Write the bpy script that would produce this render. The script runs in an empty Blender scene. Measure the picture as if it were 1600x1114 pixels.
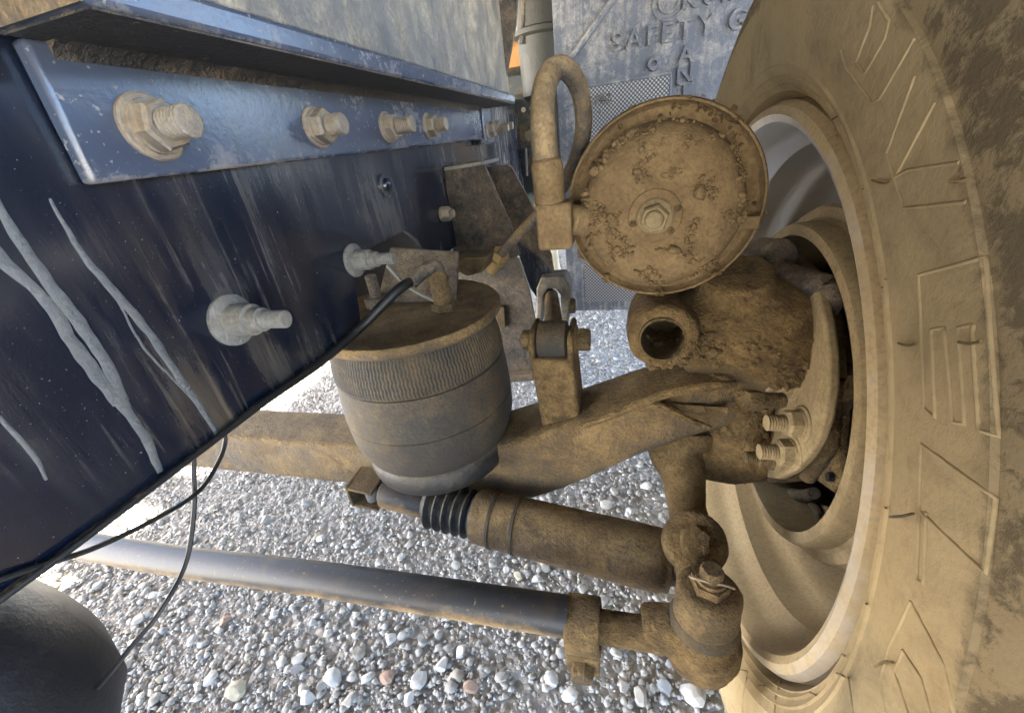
import bpy, bmesh, math, random
import numpy as np
from mathutils import Vector, Matrix, noise

random.seed(7); RNG = np.random.default_rng(7)
S = bpy.context.scene
COL = S.collection

# ------------------------------------------------------------------ camera, sky, sun, exposure
H = 0.74                      # lens height above the gravel; the part heights below are measured from this datum
F_PX, YAW, PITCH, ROLL = 632.52, 0.297185, 0.489821, 0.132331
def cam_axes():
    cy, sy, cp, sp, cr, sr = math.cos(YAW), math.sin(YAW), math.cos(PITCH), math.sin(PITCH), math.cos(ROLL), math.sin(ROLL)
    fwd = np.array([-sy*cp, cy*cp, -sp]); right = np.array([cy, sy, 0.0]); down = np.cross(fwd, right)
    return cr*right + sr*down, -sr*right + cr*down, fwd
AX = cam_axes(); MC = np.array(AX)
cam_data = bpy.data.cameras.new('camera'); cam = bpy.data.objects.new('camera', cam_data); COL.objects.link(cam)
r_, d_, f_ = AX
m = Matrix(((r_[0], -d_[0], -f_[0], 0), (r_[1], -d_[1], -f_[1], 0), (r_[2], -d_[2], -f_[2], H), (0, 0, 0, 1)))
cam.matrix_world = m
cam_data.sensor_width = 36; cam_data.sensor_fit = 'HORIZONTAL'; cam_data.lens = 36*F_PX/1600
cam_data.clip_start = 0.01; cam_data.clip_end = 2000
S.camera = cam

SUN_EL, SUN_AZ = math.radians(47), math.radians(-108)      # azimuth measured from +Y (ahead) towards +X
world = bpy.data.worlds.new('World'); S.world = world; world.use_nodes = True
wn = world.node_tree; bg = wn.nodes['Background']
sky = wn.nodes.new('ShaderNodeTexSky'); sky.sky_type = 'NISHITA'; sky.sun_disc = False
sky.sun_elevation = SUN_EL; sky.sun_rotation = SUN_AZ; sky.dust_density = 2.5; sky.air_density = 0.8
wn.links.new(sky.outputs[0], bg.inputs[0]); bg.inputs[1].default_value = 0.09
sun_d = bpy.data.lights.new('sun', 'SUN'); sun = bpy.data.objects.new('sun', sun_d); COL.objects.link(sun)
sun_d.energy = 5.0; sun_d.angle = math.radians(0.5); sun_d.color = (1.0, 0.93, 0.82)
sd = Vector((math.sin(SUN_AZ)*math.cos(SUN_EL), math.cos(SUN_AZ)*math.cos(SUN_EL), math.sin(SUN_EL)))
sun.rotation_euler = sd.to_track_quat('Z', 'Y').to_euler(); sun.location = sd*20
S.view_settings.view_transform = 'Standard'; S.view_settings.look = 'None'
S.view_settings.exposure = 4.6; S.view_settings.gamma = 1.0
S.cycles.max_bounces = 8; S.cycles.diffuse_bounces = 5; S.cycles.glossy_bounces = 4
S.cycles.sample_clamp_indirect = 6.0
S.cycles.use_denoising = True

# ------------------------------------------------------------------ photo pixel -> point on a plane
def ray(x, y): return MC.T @ np.array([(x-800)/F_PX, (y-557)/F_PX, 1.0])
def PX(x, y, X): d = ray(x, y); return Vector(d*X/d[0])
def PY(x, y, Y): d = ray(x, y); return Vector(d*Y/d[1])
def PZ(x, y, Z): d = ray(x, y); return Vector(d*Z/d[2])
def V(*a): return Vector(a)

# ------------------------------------------------------------------ materials
def ramp(nt, fac, stops, interp='LINEAR'):
    n = nt.nodes.new('ShaderNodeValToRGB'); n.color_ramp.interpolation = interp
    e = n.color_ramp.elements
    while len(e) < len(stops): e.new(0.5)
    for i, (p, c) in enumerate(stops):
        e[i].position = p; e[i].color = (c, c, c, 1) if not hasattr(c, '__len__') else (*c, 1)
    nt.links.new(fac, n.inputs[0]); return n
def tex_noise(nt, vec, scale, detail=6, rough=0.6, dist=0.0):
    n = nt.nodes.new('ShaderNodeTexNoise'); n.inputs['Scale'].default_value = scale
    n.inputs['Detail'].default_value = detail; n.inputs['Roughness'].default_value = rough; n.inputs['Distortion'].default_value = dist
    nt.links.new(vec, n.inputs['Vector']); return n
def mathn(nt, op, a, b=None, clamp=False):
    n = nt.nodes.new('ShaderNodeMath'); n.operation = op; n.use_clamp = clamp
    for i, v in enumerate((a, b)):
        if v is None: continue
        if isinstance(v, (int, float)): n.inputs[i].default_value = v
        else: nt.links.new(v, n.inputs[i])
    return n.outputs[0]
def mixc(nt, fac, a, b):
    n = nt.nodes.new('ShaderNodeMix'); n.data_type = 'RGBA'
    for k, v in ((0, fac), (6, a), (7, b)):
        if isinstance(v, (int, float)): n.inputs[k].default_value = v
        elif isinstance(v, tuple): n.inputs[k].default_value = (*v, 1)
        else: nt.links.new(v, n.inputs[k])
    return n.outputs[2]
def new_mat(name):
    mt = bpy.data.materials.new(name); mt.use_nodes = True; nt = mt.node_tree
    return mt, nt, nt.nodes['Principled BSDF']
def coords(nt, stretch=None):
    g = nt.nodes.new('ShaderNodeNewGeometry'); v = g.outputs['Position']
    if stretch:
        mp = nt.nodes.new('ShaderNodeMapping'); mp.inputs['Scale'].default_value = stretch
        nt.links.new(v, mp.inputs[0]); v = mp.outputs[0]
    return g, v
DUST = (0.38, 0.25, 0.095); DUST2 = (0.23, 0.14, 0.048); MUD = (0.30, 0.19, 0.07)
def dusty(name, base, dust=0.6, rough=0.45, metal=0.0, up=0.35, scale=14, bump=0.5, fine=260, dustcol=DUST, dust2=DUST2,
          streak=0.0, speck=0.0, drough=0.9, spec=0.5, stain=0.0):
    mt, nt, b = new_mat(name)
    g, v = coords(nt)
    n1 = tex_noise(nt, v, scale, 8, 0.62, 0.4); n2 = tex_noise(nt, v, scale*6, 6, 0.65); n3 = tex_noise(nt, v, fine, 4, 0.7)
    sx = nt.nodes.new('ShaderNodeSeparateXYZ'); nt.links.new(g.outputs['Normal'], sx.inputs[0])
    upf = mathn(nt, 'MULTIPLY', mathn(nt, 'ADD', sx.outputs[2], 0.2), up)
    a = mathn(nt, 'ADD', mathn(nt, 'MULTIPLY', n1.outputs[0], 1.3), mathn(nt, 'MULTIPLY', n2.outputs[0], 0.7))
    a = mathn(nt, 'ADD', a, mathn(nt, 'MULTIPLY', n3.outputs[0], 0.35))
    a = mathn(nt, 'ADD', a, upf)
    a = mathn(nt, 'ADD', a, (dust-0.5)*1.6 - 0.72)
    if streak:
        g2, vs = coords(nt, (1, 1, 0.06)); ns = tex_noise(nt, vs, 70, 4, 0.6)
        a = mathn(nt, 'ADD', a, mathn(nt, 'MULTIPLY', mathn(nt, 'SUBTRACT', ns.outputs[0], 0.5), streak))
    f = ramp(nt, a, [(0.22, 0.0), (0.80, 1.0)]).outputs[0]
    if speck:
        ns2 = tex_noise(nt, v, 190, 3, 0.6); sp = ramp(nt, ns2.outputs[0], [(0.66-0.06*speck, 0.0), (0.76, 1.0)]).outputs[0]
        f = mathn(nt, 'MAXIMUM', f, mathn(nt, 'MULTIPLY', sp, 0.8))
    n4 = tex_noise(nt, v, scale*2.3, 5, 0.6)
    dc = mixc(nt, ramp(nt, n4.outputs[0], [(0.3, 0.0), (0.7, 1.0)]).outputs[0], dust2, dustcol)
    dc = mixc(nt, mathn(nt, 'MULTIPLY', ramp(nt, n3.outputs[0], [(0.35, 1.0), (0.55, 0.0)]).outputs[0], 0.45), dc, tuple(c*0.45 for c in dust2))
    fin = mixc(nt, f, base, dc)
    if stain:
        n6 = tex_noise(nt, v, scale*0.9, 9, 0.68, 1.2)
        fin = mixc(nt, mathn(nt, 'MULTIPLY', ramp(nt, n6.outputs[0], [(0.50, 0.0), (0.64, 1.0)]).outputs[0], stain), fin, tuple(c*0.35 for c in dust2))
    nt.links.new(fin, b.inputs['Base Color'])
    rr = nt.nodes.new('ShaderNodeMapRange'); rr.inputs[3].default_value = rough; rr.inputs[4].default_value = drough
    nt.links.new(f, rr.inputs[0]); nt.links.new(rr.outputs[0], b.inputs['Roughness'])
    if metal:
        mr = nt.nodes.new('ShaderNodeMapRange'); mr.inputs[3].default_value = metal; mr.inputs[4].default_value = 0
        nt.links.new(f, mr.inputs[0]); nt.links.new(mr.outputs[0], b.inputs['Metallic'])
    b.inputs['Specular IOR Level'].default_value = spec
    if bump:
        hh = mathn(nt, 'ADD', mathn(nt, 'MULTIPLY', n3.outputs[0], 0.5), mathn(nt, 'MULTIPLY', n2.outputs[0], 0.9))
        hh = mathn(nt, 'ADD', hh, mathn(nt, 'MULTIPLY', f, 0.6))
        bp = nt.nodes.new('ShaderNodeBump'); bp.inputs['Strength'].default_value = min(1, bump*1.2); bp.inputs['Distance'].default_value = 0.007
        nt.links.new(hh, bp.inputs['Height']); nt.links.new(bp.outputs[0], b.inputs['Normal'])
    return mt
M = {}
M['cast'] = dusty('dusty_cast_iron', (0.035, 0.028, 0.018), dust=0.62, bump=0.8, scale=16, dustcol=(0.24, 0.16, 0.064), dust2=(0.10, 0.064, 0.024))
M['beam'] = dusty('dusty_axle_paint', (0.030, 0.028, 0.026), dust=0.55, bump=0.6, scale=11, speck=0.6, stain=0.55, dustcol=(0.29, 0.19, 0.078), dust2=(0.13, 0.084, 0.034))
M['mudcast'] = dusty('muddy_cast_iron', (0.06, 0.04, 0.018), dust=0.72, bump=1.0, scale=26, stain=0.5, dustcol=(0.28, 0.178, 0.066), dust2=(0.105, 0.064, 0.022))
M['chamber'] = dusty('muddy_chamber', (0.10, 0.066, 0.03), dust=0.75, bump=0.42, scale=18, stain=0.15, dustcol=(0.27, 0.18, 0.08), dust2=(0.16, 0.10, 0.042))
M['mud'] = dusty('dried_mud', (0.22, 0.14, 0.055), dust=0.6, bump=0.8, scale=60, dustcol=(0.33, 0.215, 0.085), dust2=(0.19, 0.118, 0.045))
M['rail'] = None
M['angle'] = dusty('dusty_blue_angle_paint', (0.045, 0.058, 0.088), dust=0.34, rough=0.21, bump=0.05, scale=13, stain=0.3, dustcol=(0.42, 0.37, 0.30), dust2=(0.22, 0.20, 0.18), speck=0.3, drough=0.7, spec=0.7, up=-0.2)
M['panel'] = dusty('body_paint_sun_specks', (0.06, 0.063, 0.07), dust=0.50, rough=0.3, bump=0.2, scale=20, streak=0.8, dustcol=(0.34, 0.30, 0.22), dust2=(0.16, 0.14, 0.105), speck=1.6, stain=0.3, spec=0.6)  # the bright specks paint in a sunlit reflection
M['black'] = dusty('dusty_black_steel', (0.018, 0.018, 0.018), dust=0.46, rough=0.5, bump=0.5, scale=18, dustcol=(0.26, 0.20, 0.13), dust2=(0.12, 0.09, 0.06), speck=0.5)
M['rubber'] = dusty('dusty_spring_rubber', (0.028, 0.024, 0.018), stain=0.4, dust=0.38, rough=0.7, bump=0.35, scale=10, dustcol=(0.175, 0.122, 0.056), dust2=(0.075, 0.053, 0.025), speck=0.5)
M['cleanrubber'] = dusty('black_rubber', (0.014, 0.014, 0.014), dust=0.28, rough=0.5, bump=0.2, scale=12, dustcol=(0.22, 0.17, 0.10), dust2=(0.1, 0.08, 0.05))
M['tie'] = dusty('tie_rod_paint_bounce', (0.016, 0.017, 0.02), up=-0.7, dust=0.57, stain=0.4, rough=0.5, bump=0.06, scale=9, speck=0.3, dustcol=(0.34, 0.23, 0.11))  # tan underside is dust with ground bounce light painted in
M['zinc'] = dusty('dusty_zinc_bolt', (0.26, 0.235, 0.20), dust=0.50, rough=0.38, metal=0.75, bump=0.3, scale=40, dustcol=(0.34, 0.27, 0.17), dust2=(0.2, 0.14, 0.08))
M['paintbolt'] = dusty('painted_bolt', (0.17, 0.175, 0.165), dust=0.5, rough=0.5, bump=0.4, scale=40, dustcol=(0.26, 0.24, 0.19), dust2=(0.15, 0.13, 0.10))
M['alu'] = dusty('dusty_aluminium_rim', (0.55, 0.54, 0.53), dust=0.54, rough=0.30, metal=0.85, bump=0.12, scale=5, dustcol=(0.45, 0.34, 0.19), dust2=(0.36, 0.26, 0.13), up=0.75, drough=0.65)
M['drum'] = dusty('dusty_brake_drum', (0.20, 0.14, 0.07), dust=0.75, rough=0.6, bump=0.25, scale=9, stain=0.35, dustcol=(0.35, 0.262, 0.138), dust2=(0.22, 0.16, 0.08))
M['dark'] = dusty('dark_plastic', (0.007, 0.008, 0.011), dust=0.07, rough=0.5, bump=0.15, scale=8, dustcol=(0.16, 0.12, 0.08), dust2=(0.08, 0.06, 0.04))
M['cable'] = dusty('black_cable_sheath', (0.008, 0.008, 0.008), dust=0.08, rough=0.5, bump=0.0, scale=30)
M['hose'] = dusty('dusty_brake_hose', (0.05, 0.05, 0.05), stain=0.3, dust=0.52, rough=0.6, bump=0.3, scale=16, dustcol=(0.40, 0.28, 0.14), dust2=(0.22, 0.15, 0.07))
M['brass'] = dusty('brass_fitting', (0.38, 0.27, 0.12), dust=0.55, rough=0.4, metal=0.6, bump=0.3, scale=50)
M['flapm'] = dusty('mud_flap_plastic', (0.07, 0.082, 0.105), dust=0.35, rough=0.42, bump=0.3, scale=16, streak=0.9, dustcol=(0.50, 0.48, 0.43), dust2=(0.26, 0.24, 0.21), speck=0.9, spec=0.5)
M['drip'] = dusty('pale_wax_run', (0.095, 0.10, 0.10), dust=0.42, rough=0.6, bump=0.3, scale=60, dustcol=(0.18, 0.18, 0.17), dust2=(0.115, 0.115, 0.11))
M['cream'] = dusty('cream_hole_brightness', (0.70, 0.62, 0.45), dust=0.3, rough=0.5, bump=0.1)
M['orange'] = dusty('orange_painted_steel', (0.50, 0.20, 0.05), dust=0.45, rough=0.5, bump=0.2, dustcol=(0.45, 0.29, 0.13))
M['green'] = dusty('dark_green_cast_housing', (0.012, 0.022, 0.024), dust=0.3, rough=0.4, bump=0.2, scale=14, speck=0.3)
M['canister'] = dusty('dusty_grey_canister', (0.035, 0.035, 0.028), dust=0.15, rough=0.45, bump=0.3, scale=14)
M['straw'] = dusty('dry_straw', (0.06, 0.045, 0.02), dust=0.4, rough=0.8, bump=0)
M['lining'] = dusty('brake_shoe_plate', (0.16, 0.10, 0.05), dust=0.55, rough=0.6, bump=0.3, scale=20)

def rail_material():
    mt, nt, b = new_mat('dark_blue_frame_paint'); g, v = coords(nt)
    g2, vs = coords(nt, (1, 1, 0.05)); g3, vs2 = coords(nt, (1, 1, 0.14))
    fine = tex_noise(nt, vs, 160, 3, 0.6); wide = tex_noise(nt, vs2, 34, 8, 0.7, 0.3); cloud = tex_noise(nt, v, 5.5, 5, 0.55); sp = tex_noise(nt, v, 240, 2, 0.5); tiny = tex_noise(nt, v, 620, 2, 0.5)
    gate = ramp(nt, cloud.outputs[0], [(0.40, 0.0), (0.66, 1.0)]).outputs[0]
    st = mathn(nt, 'MULTIPLY', ramp(nt, fine.outputs[0], [(0.55, 0.0), (0.80, 0.55)]).outputs[0], mathn(nt, 'ADD', mathn(nt, 'MULTIPLY', gate, 0.9), 0.10))
    film = mathn(nt, 'MULTIPLY', ramp(nt, wide.outputs[0], [(0.46, 0.0), (0.78, 0.60)]).outputs[0], mathn(nt, 'ADD', mathn(nt, 'MULTIPLY', gate, 0.8), 0.12))
    dots = mathn(nt, 'MULTIPLY', ramp(nt, sp.outputs[0], [(0.735, 0.0), (0.78, 0.5)]).outputs[0], 1.0)
    dots = mathn(nt, 'ADD', dots, mathn(nt, 'MULTIPLY', ramp(nt, tiny.outputs[0], [(0.70, 0.0), (0.76, 0.35)]).outputs[0], 1.0))
    f = mathn(nt, 'ADD', mathn(nt, 'ADD', st, film), dots, True)
    dc = mixc(nt, ramp(nt, tex_noise(nt, v, 9, 3).outputs[0], [(0.35, 0.0), (0.65, 1.0)]).outputs[0], (0.19, 0.145, 0.085), (0.30, 0.29, 0.26))
    nt.links.new(mixc(nt, f, (0.0045, 0.008, 0.017), dc), b.inputs['Base Color'])
    rr = nt.nodes.new('ShaderNodeMapRange'); rr.inputs[3].default_value = 0.17; rr.inputs[4].default_value = 0.75
    nt.links.new(mathn(nt, 'ADD', f, mathn(nt, 'MULTIPLY', gate, 0.12)), rr.inputs[0]); nt.links.new(rr.outputs[0], b.inputs['Roughness'])
    b.inputs['Specular IOR Level'].default_value = 0.75
    bp = nt.nodes.new('ShaderNodeBump'); bp.inputs['Strength'].default_value = 0.12; bp.inputs['Distance'].default_value = 0.002
    nt.links.new(mathn(nt, 'ADD', f, wide.outputs[0]), bp.inputs['Height']); nt.links.new(bp.outputs[0], b.inputs['Normal'])
    return mt
M['rail'] = rail_material()
def tyre_material():
    mt, nt, b = new_mat('dusty_tyre_rubber')
    g, v = coords(nt)
    tc = nt.nodes.new('ShaderNodeTexCoord'); sp = nt.nodes.new('ShaderNodeSeparateXYZ'); nt.links.new(tc.outputs['Object'], sp.inputs[0])
    rad = mathn(nt, 'SQRT', mathn(nt, 'ADD', mathn(nt, 'POWER', sp.outputs[1], 2.0), mathn(nt, 'POWER', sp.outputs[2], 2.0)))
    n1 = tex_noise(nt, v, 42, 10, 0.68, 0.5); n2 = tex_noise(nt, v, 120, 6, 0.65, 0.3); n3 = tex_noise(nt, v, 300, 4, 0.7); n5 = tex_noise(nt, v, 6, 4, 0.5)
    edge = nt.nodes.new('ShaderNodeMapRange'); edge.inputs[1].default_value = 0.385; edge.inputs[2].default_value = 0.391
    ee = mathn(nt, 'ADD', rad, mathn(nt, 'MULTIPLY', mathn(nt, 'SUBTRACT', n1.outputs[0], 0.5), 0.035)); nt.links.new(ee, edge.inputs[0])
    worn = ramp(nt, mathn(nt, 'ADD', mathn(nt, 'MULTIPLY', n1.outputs[0], 0.62), mathn(nt, 'MULTIPLY', n2.outputs[0], 0.38)), [(0.47, 1.0), (0.54, 0.05)]).outputs[0]
    f = mathn(nt, 'MULTIPLY', edge.outputs[0], worn)
    dc = mixc(nt, ramp(nt, n5.outputs[0], [(0.3, 0.0), (0.7, 1.0)]).outputs[0], (0.30, 0.225, 0.12), (0.40, 0.305, 0.17))
    dc = mixc(nt, mathn(nt, 'MULTIPLY', ramp(nt, n2.outputs[0], [(0.3, 1.0), (0.5, 0.0)]).outputs[0], 0.35), dc, (0.20, 0.14, 0.065))
    n7 = tex_noise(nt, v, 14, 9, 0.7, 0.8)
    dc = mixc(nt, mathn(nt, 'MULTIPLY', ramp(nt, n7.outputs[0], [(0.48, 0.0), (0.70, 1.0)]).outputs[0], 0.55), dc, (0.12, 0.095, 0.058))
    dc = mixc(nt, mathn(nt, 'MULTIPLY', edge.outputs[0], 0.55), dc, (0.17, 0.13, 0.075))
    nt.links.new(mixc(nt, f, dc, (0.12, 0.093, 0.055)), b.inputs['Base Color'])
    b.inputs['Roughness'].default_value = 0.85; b.inputs['Specular IOR Level'].default_value = 0.25
    hh = mathn(nt, 'ADD', mathn(nt, 'MULTIPLY', n3.outputs[0], 0.35), mathn(nt, 'MULTIPLY', n2.outputs[0], 0.5))
    hh = mathn(nt, 'ADD', hh, mathn(nt, 'MULTIPLY', f, -0.6))
    bp = nt.nodes.new('ShaderNodeBump'); bp.inputs['Strength'].default_value = 0.4; bp.inputs['Distance'].default_value = 0.003
    nt.links.new(hh, bp.inputs['Height']); nt.links.new(bp.outputs[0], b.inputs['Normal'])
    return mt
M['tyre'] = tyre_material()

def stone_material(name, per_object):
    mt, nt, b = new_mat(name); g, v = coords(nt)
    if per_object:
        oi = nt.nodes.new('ShaderNodeObjectInfo'); rnd = oi.outputs['Random']
    else: rnd = g.outputs['Random Per Island']
    c = ramp(nt, rnd, [(0.0, (0.27, 0.245, 0.205)), (0.22, (0.42, 0.385, 0.33)), (0.42, (0.54, 0.50, 0.43)), (0.60, (0.35, 0.325, 0.275)), (0.74, (0.60, 0.565, 0.495)), (0.84, (0.36, 0.31, 0.23)), (0.93, (0.24, 0.26, 0.28)), (1.0, (0.50, 0.49, 0.47))])
    n = tex_noise(nt, v, 120, 6, 0.65)
    nt.links.new(mixc(nt, mathn(nt, 'MULTIPLY', n.outputs[0], 0.6), c.outputs[0], (0.34, 0.33, 0.31)), b.inputs['Base Color'])
    b.inputs['Roughness'].default_value = 0.9; b.inputs['Specular IOR Level'].default_value = 0.12
    bp = nt.nodes.new('ShaderNodeBump'); bp.inputs['Strength'].default_value = 0.35; bp.inputs['Distance'].default_value = 0.003
    nt.links.new(n.outputs[0], bp.inputs['Height']); nt.links.new(bp.outputs[0], b.inputs['Normal'])
    return mt
M['gravel'] = stone_material('gravel_stones', False); M['stone'] = stone_material('loose_stones', True)
def plain(name, col, rough=0.8):
    mt, nt, b = new_mat(name); g, v = coords(nt); n = tex_noise(nt, v, 90, 6, 0.65)
    nt.links.new(mixc(nt, n.outputs[0], tuple(c*0.65 for c in col), tuple(min(1, c*1.3) for c in col)), b.inputs['Base Color']); b.inputs['Roughness'].default_value = rough
    bp = nt.nodes.new('ShaderNodeBump'); bp.inputs['Strength'].default_value = 0.3; bp.inputs['Distance'].default_value = 0.003
    nt.links.new(n.outputs[0], bp.inputs['Height']); nt.links.new(bp.outputs[0], b.inputs['Normal'])
    return mt
M['rust_stone'] = plain('reddish_stone', (0.30, 0.20, 0.14)); M['yellow_stone'] = plain('yellowish_stone', (0.44, 0.39, 0.28)); M['leaf'] = plain('dry_leaf', (0.42, 0.30, 0.10))
M['white_stone'] = plain('pale_stone', (0.48, 0.46, 0.42))
def ground_material():
    mt, nt, b = new_mat('gravel_ground'); g, v = coords(nt)
    vo = nt.nodes.new('ShaderNodeTexVoronoi'); vo.inputs['Scale'].default_value = 75; nt.links.new(v, vo.inputs['Vector'])
    n = tex_noise(nt, v, 9, 8, 0.6)
    c = ramp(nt, vo.outputs['Color'], [(0.0, (0.34, 0.315, 0.27)), (0.5, (0.47, 0.44, 0.385)), (1.0, (0.60, 0.565, 0.50))]).outputs[0]
    nt.links.new(mixc(nt, mathn(nt, 'MULTIPLY', n.outputs[0], 0.5), c, (0.24, 0.23, 0.22)), b.inputs['Base Color'])
    b.inputs['Roughness'].default_value = 0.9
    bp = nt.nodes.new('ShaderNodeBump'); bp.invert = True; bp.inputs['Strength'].default_value = 0.8; bp.inputs['Distance'].default_value = 0.01
    nt.links.new(vo.outputs['Distance'], bp.inputs['Height']); nt.links.new(bp.outputs[0], b.inputs['Normal'])
    return mt
M['ground'] = ground_material()

# ------------------------------------------------------------------ mesh helpers
WL = {}                                   # world location of each object made here
def put(o, parent, loc):
    COL.objects.link(o); pl = WL[parent.name] if parent else Vector((0, 0, 0))
    o.parent = parent; o.location = loc - pl; WL[o.name] = loc
def mesh_from(verts, faces):
    me = bpy.data.meshes.new('mesh'); me.from_pydata([tuple(v) for v in verts], [], faces); me.validate(); return me
def finish(me, mat, smooth=35):
    me.materials.clear(); me.materials.append(mat)
    if smooth is not None:
        me.polygons.foreach_set('use_smooth', [True]*len(me.polygons)); me.set_sharp_from_angle(angle=math.radians(smooth))
def add(name, geo, mat, parent=None, smooth=35, bevel=0.0, label=None, kind=None, origin=None, seg=2):
    verts, faces = geo
    vs = np.array([tuple(v) for v in verts], float)
    c = Vector(origin) if origin is not None else Vector((vs.min(0)+vs.max(0))/2)
    me = mesh_from(vs - np.array(c), faces); me.name = name
    bm = bmesh.new(); bm.from_mesh(me); bmesh.ops.recalc_face_normals(bm, faces=bm.faces[:]); bm.to_mesh(me); bm.free()
    finish(me, M[mat] if isinstance(mat, str) else mat, smooth)
    o = bpy.data.objects.new(name, me); put(o, parent, c + Vector((0, 0, H)))
    if bevel:
        b = o.modifiers.new('bevel', 'BEVEL'); b.width = bevel; b.segments = seg; b.limit_method = 'ANGLE'; b.angle_limit = math.radians(40)
    if label: o['label'] = label
    if kind: o['kind'] = kind
    return o
def join(*geos):
    V_, F_ = [], []
    for v, f in geos:
        k = len(V_); V_ += [Vector(x) for x in v]; F_ += [[i+k for i in q] for q in f]
    return V_, F_
def frame(axis):
    a = Vector(axis).normalized(); t = Vector((0, 0, 1)) if abs(a.z) < 0.9 else Vector((1, 0, 0))
    u = a.cross(t).normalized(); w = a.cross(u).normalized(); return a, u, w
def lathe(profile, origin, axis, seg=48, closed=False, phase=0.0):
    """profile: (radius, height along axis) pairs."""
    a, u, w = frame(axis); o = Vector(origin); vs, fs = [], []
    n = len(profile)
    for r, h in profile:
        for k in range(seg):
            t = 2*math.pi*k/seg + phase; vs.append(o + a*h + u*(r*math.cos(t)) + w*(r*math.sin(t)))
    for i in range(n-1 + (1 if closed else 0)):
        i2 = (i+1) % n
        for k in range(seg):
            k2 = (k+1) % seg; fs.append([i*seg+k, i2*seg+k, i2*seg+k2, i*seg+k2])
    if not closed:
        if profile[0][0] > 1e-6: fs.append(list(range(seg)))
        if profile[-1][0] > 1e-6: fs.append(list(range((n-1)*seg, n*seg))[::-1])
    return vs, fs
def spline(pts, n=8):
    P = [Vector(p) for p in pts]; out = []
    for i in range(len(P)-1):
        p0 = P[max(i-1, 0)]; p1 = P[i]; p2 = P[i+1]; p3 = P[min(i+2, len(P)-1)]
        for k in range(n):
            t = k/n; out.append(0.5*((2*p1) + (p2-p0)*t + (2*p0-5*p1+4*p2-p3)*t*t + (3*p1-p0-3*p2+p3)*t**3))
    out.append(P[-1]); return out
def lerp_list(vals, n):
    x = np.linspace(0, len(vals)-1, n); return np.interp(x, range(len(vals)), vals)
def tube(pts, rad, seg=16, smooth_n=8, caps=True, squash=None):
    P = spline(pts, smooth_n) if smooth_n else [Vector(p) for p in pts]
    R = lerp_list(rad if hasattr(rad, '__len__') else [rad]*2, len(P))
    vs, fs = [], []; u = None
    for i, p in enumerate(P):
        d = (P[min(i+1, len(P)-1)] - P[max(i-1, 0)]).normalized()
        if u is None: u = frame(d)[1]
        u = (u - d*u.dot(d)).normalized(); w = d.cross(u)
        for k in range(seg):
            t = 2*math.pi*k/seg; vs.append(p + u*(R[i]*math.cos(t)) + w*(R[i]*math.sin(t)))
    for i in range(len(P)-1):
        for k in range(seg):
            k2 = (k+1) % seg; fs.append([i*seg+k, i*seg+k2, (i+1)*seg+k2, (i+1)*seg+k])
    if caps: fs.append(list(range(seg))[::-1]); fs.append(list(range((len(P)-1)*seg, len(P)*seg)))
    return vs, fs
def box(c, s, axes=None):
    c = Vector(c); A = axes or (Vector((1, 0, 0)), Vector((0, 1, 0)), Vector((0, 0, 1)))
    vs = [c + A[0]*(s[0]/2*i) + A[1]*(s[1]/2*j) + A[2]*(s[2]/2*k) for i in (-1, 1) for j in (-1, 1) for k in (-1, 1)]
    return vs, [[0, 1, 3, 2], [4, 6, 7, 5], [0, 4, 5, 1], [2, 3, 7, 6], [0, 2, 6, 4], [1, 5, 7, 3]]
def prism(poly, off):
    """flat polygon (3D points) extruded by the vector off."""
    n = len(poly); off = Vector(off); P = [Vector(p) for p in poly]
    nrm = Vector((0, 0, 0))
    for i in range(n): nrm += P[i].cross(P[(i+1) % n])
    if nrm.dot(off) > 0: P = P[::-1]
    vs = P + [p + off for p in P]
    fs = [list(range(n)), list(range(n, 2*n))[::-1]] + [[(i+1) % n, i, n+i, n+(i+1) % n] for i in range(n)]
    return vs, fs
def hexa(origin, axis, af, h, phase=0.3, chamfer=True):
    r = af/math.sqrt(3)
    prof = [(r, 0), (r, h*0.82), (r*0.88, h)] if chamfer else [(r, 0), (r, h)]
    return lathe(prof, origin, axis, 6, phase=phase)
def thread(origin, axis, r, h, pitch=0.0024):
    n = max(3, int(h/pitch)); prof = [(r*0.84, 0)]
    for i in range(n): prof += [(r*0.84, (i+0.05)*h/n), (r, (i+0.45)*h/n), (r, (i+0.6)*h/n)]
    prof += [(r*0.86, h*0.995), (r*0.80, h)]
    return lathe(prof, origin, axis, 20)
def nut_and_stud(o, axis, washer, af, nut_h, stud_r, stud_h, phase=0.3, wt=0.003):
    a = Vector(axis).normalized(); o = Vector(o)
    return join(lathe([(washer, 0), (washer, wt*0.7), (washer*0.93, wt)], o, a, 32), lathe([(af*0.60, wt), (af*0.58, wt+0.002)], o, a, 24),
                hexa(o + a*wt, a, af, nut_h, phase), thread(o + a*(wt+nut_h), a, stud_r, stud_h))
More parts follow.
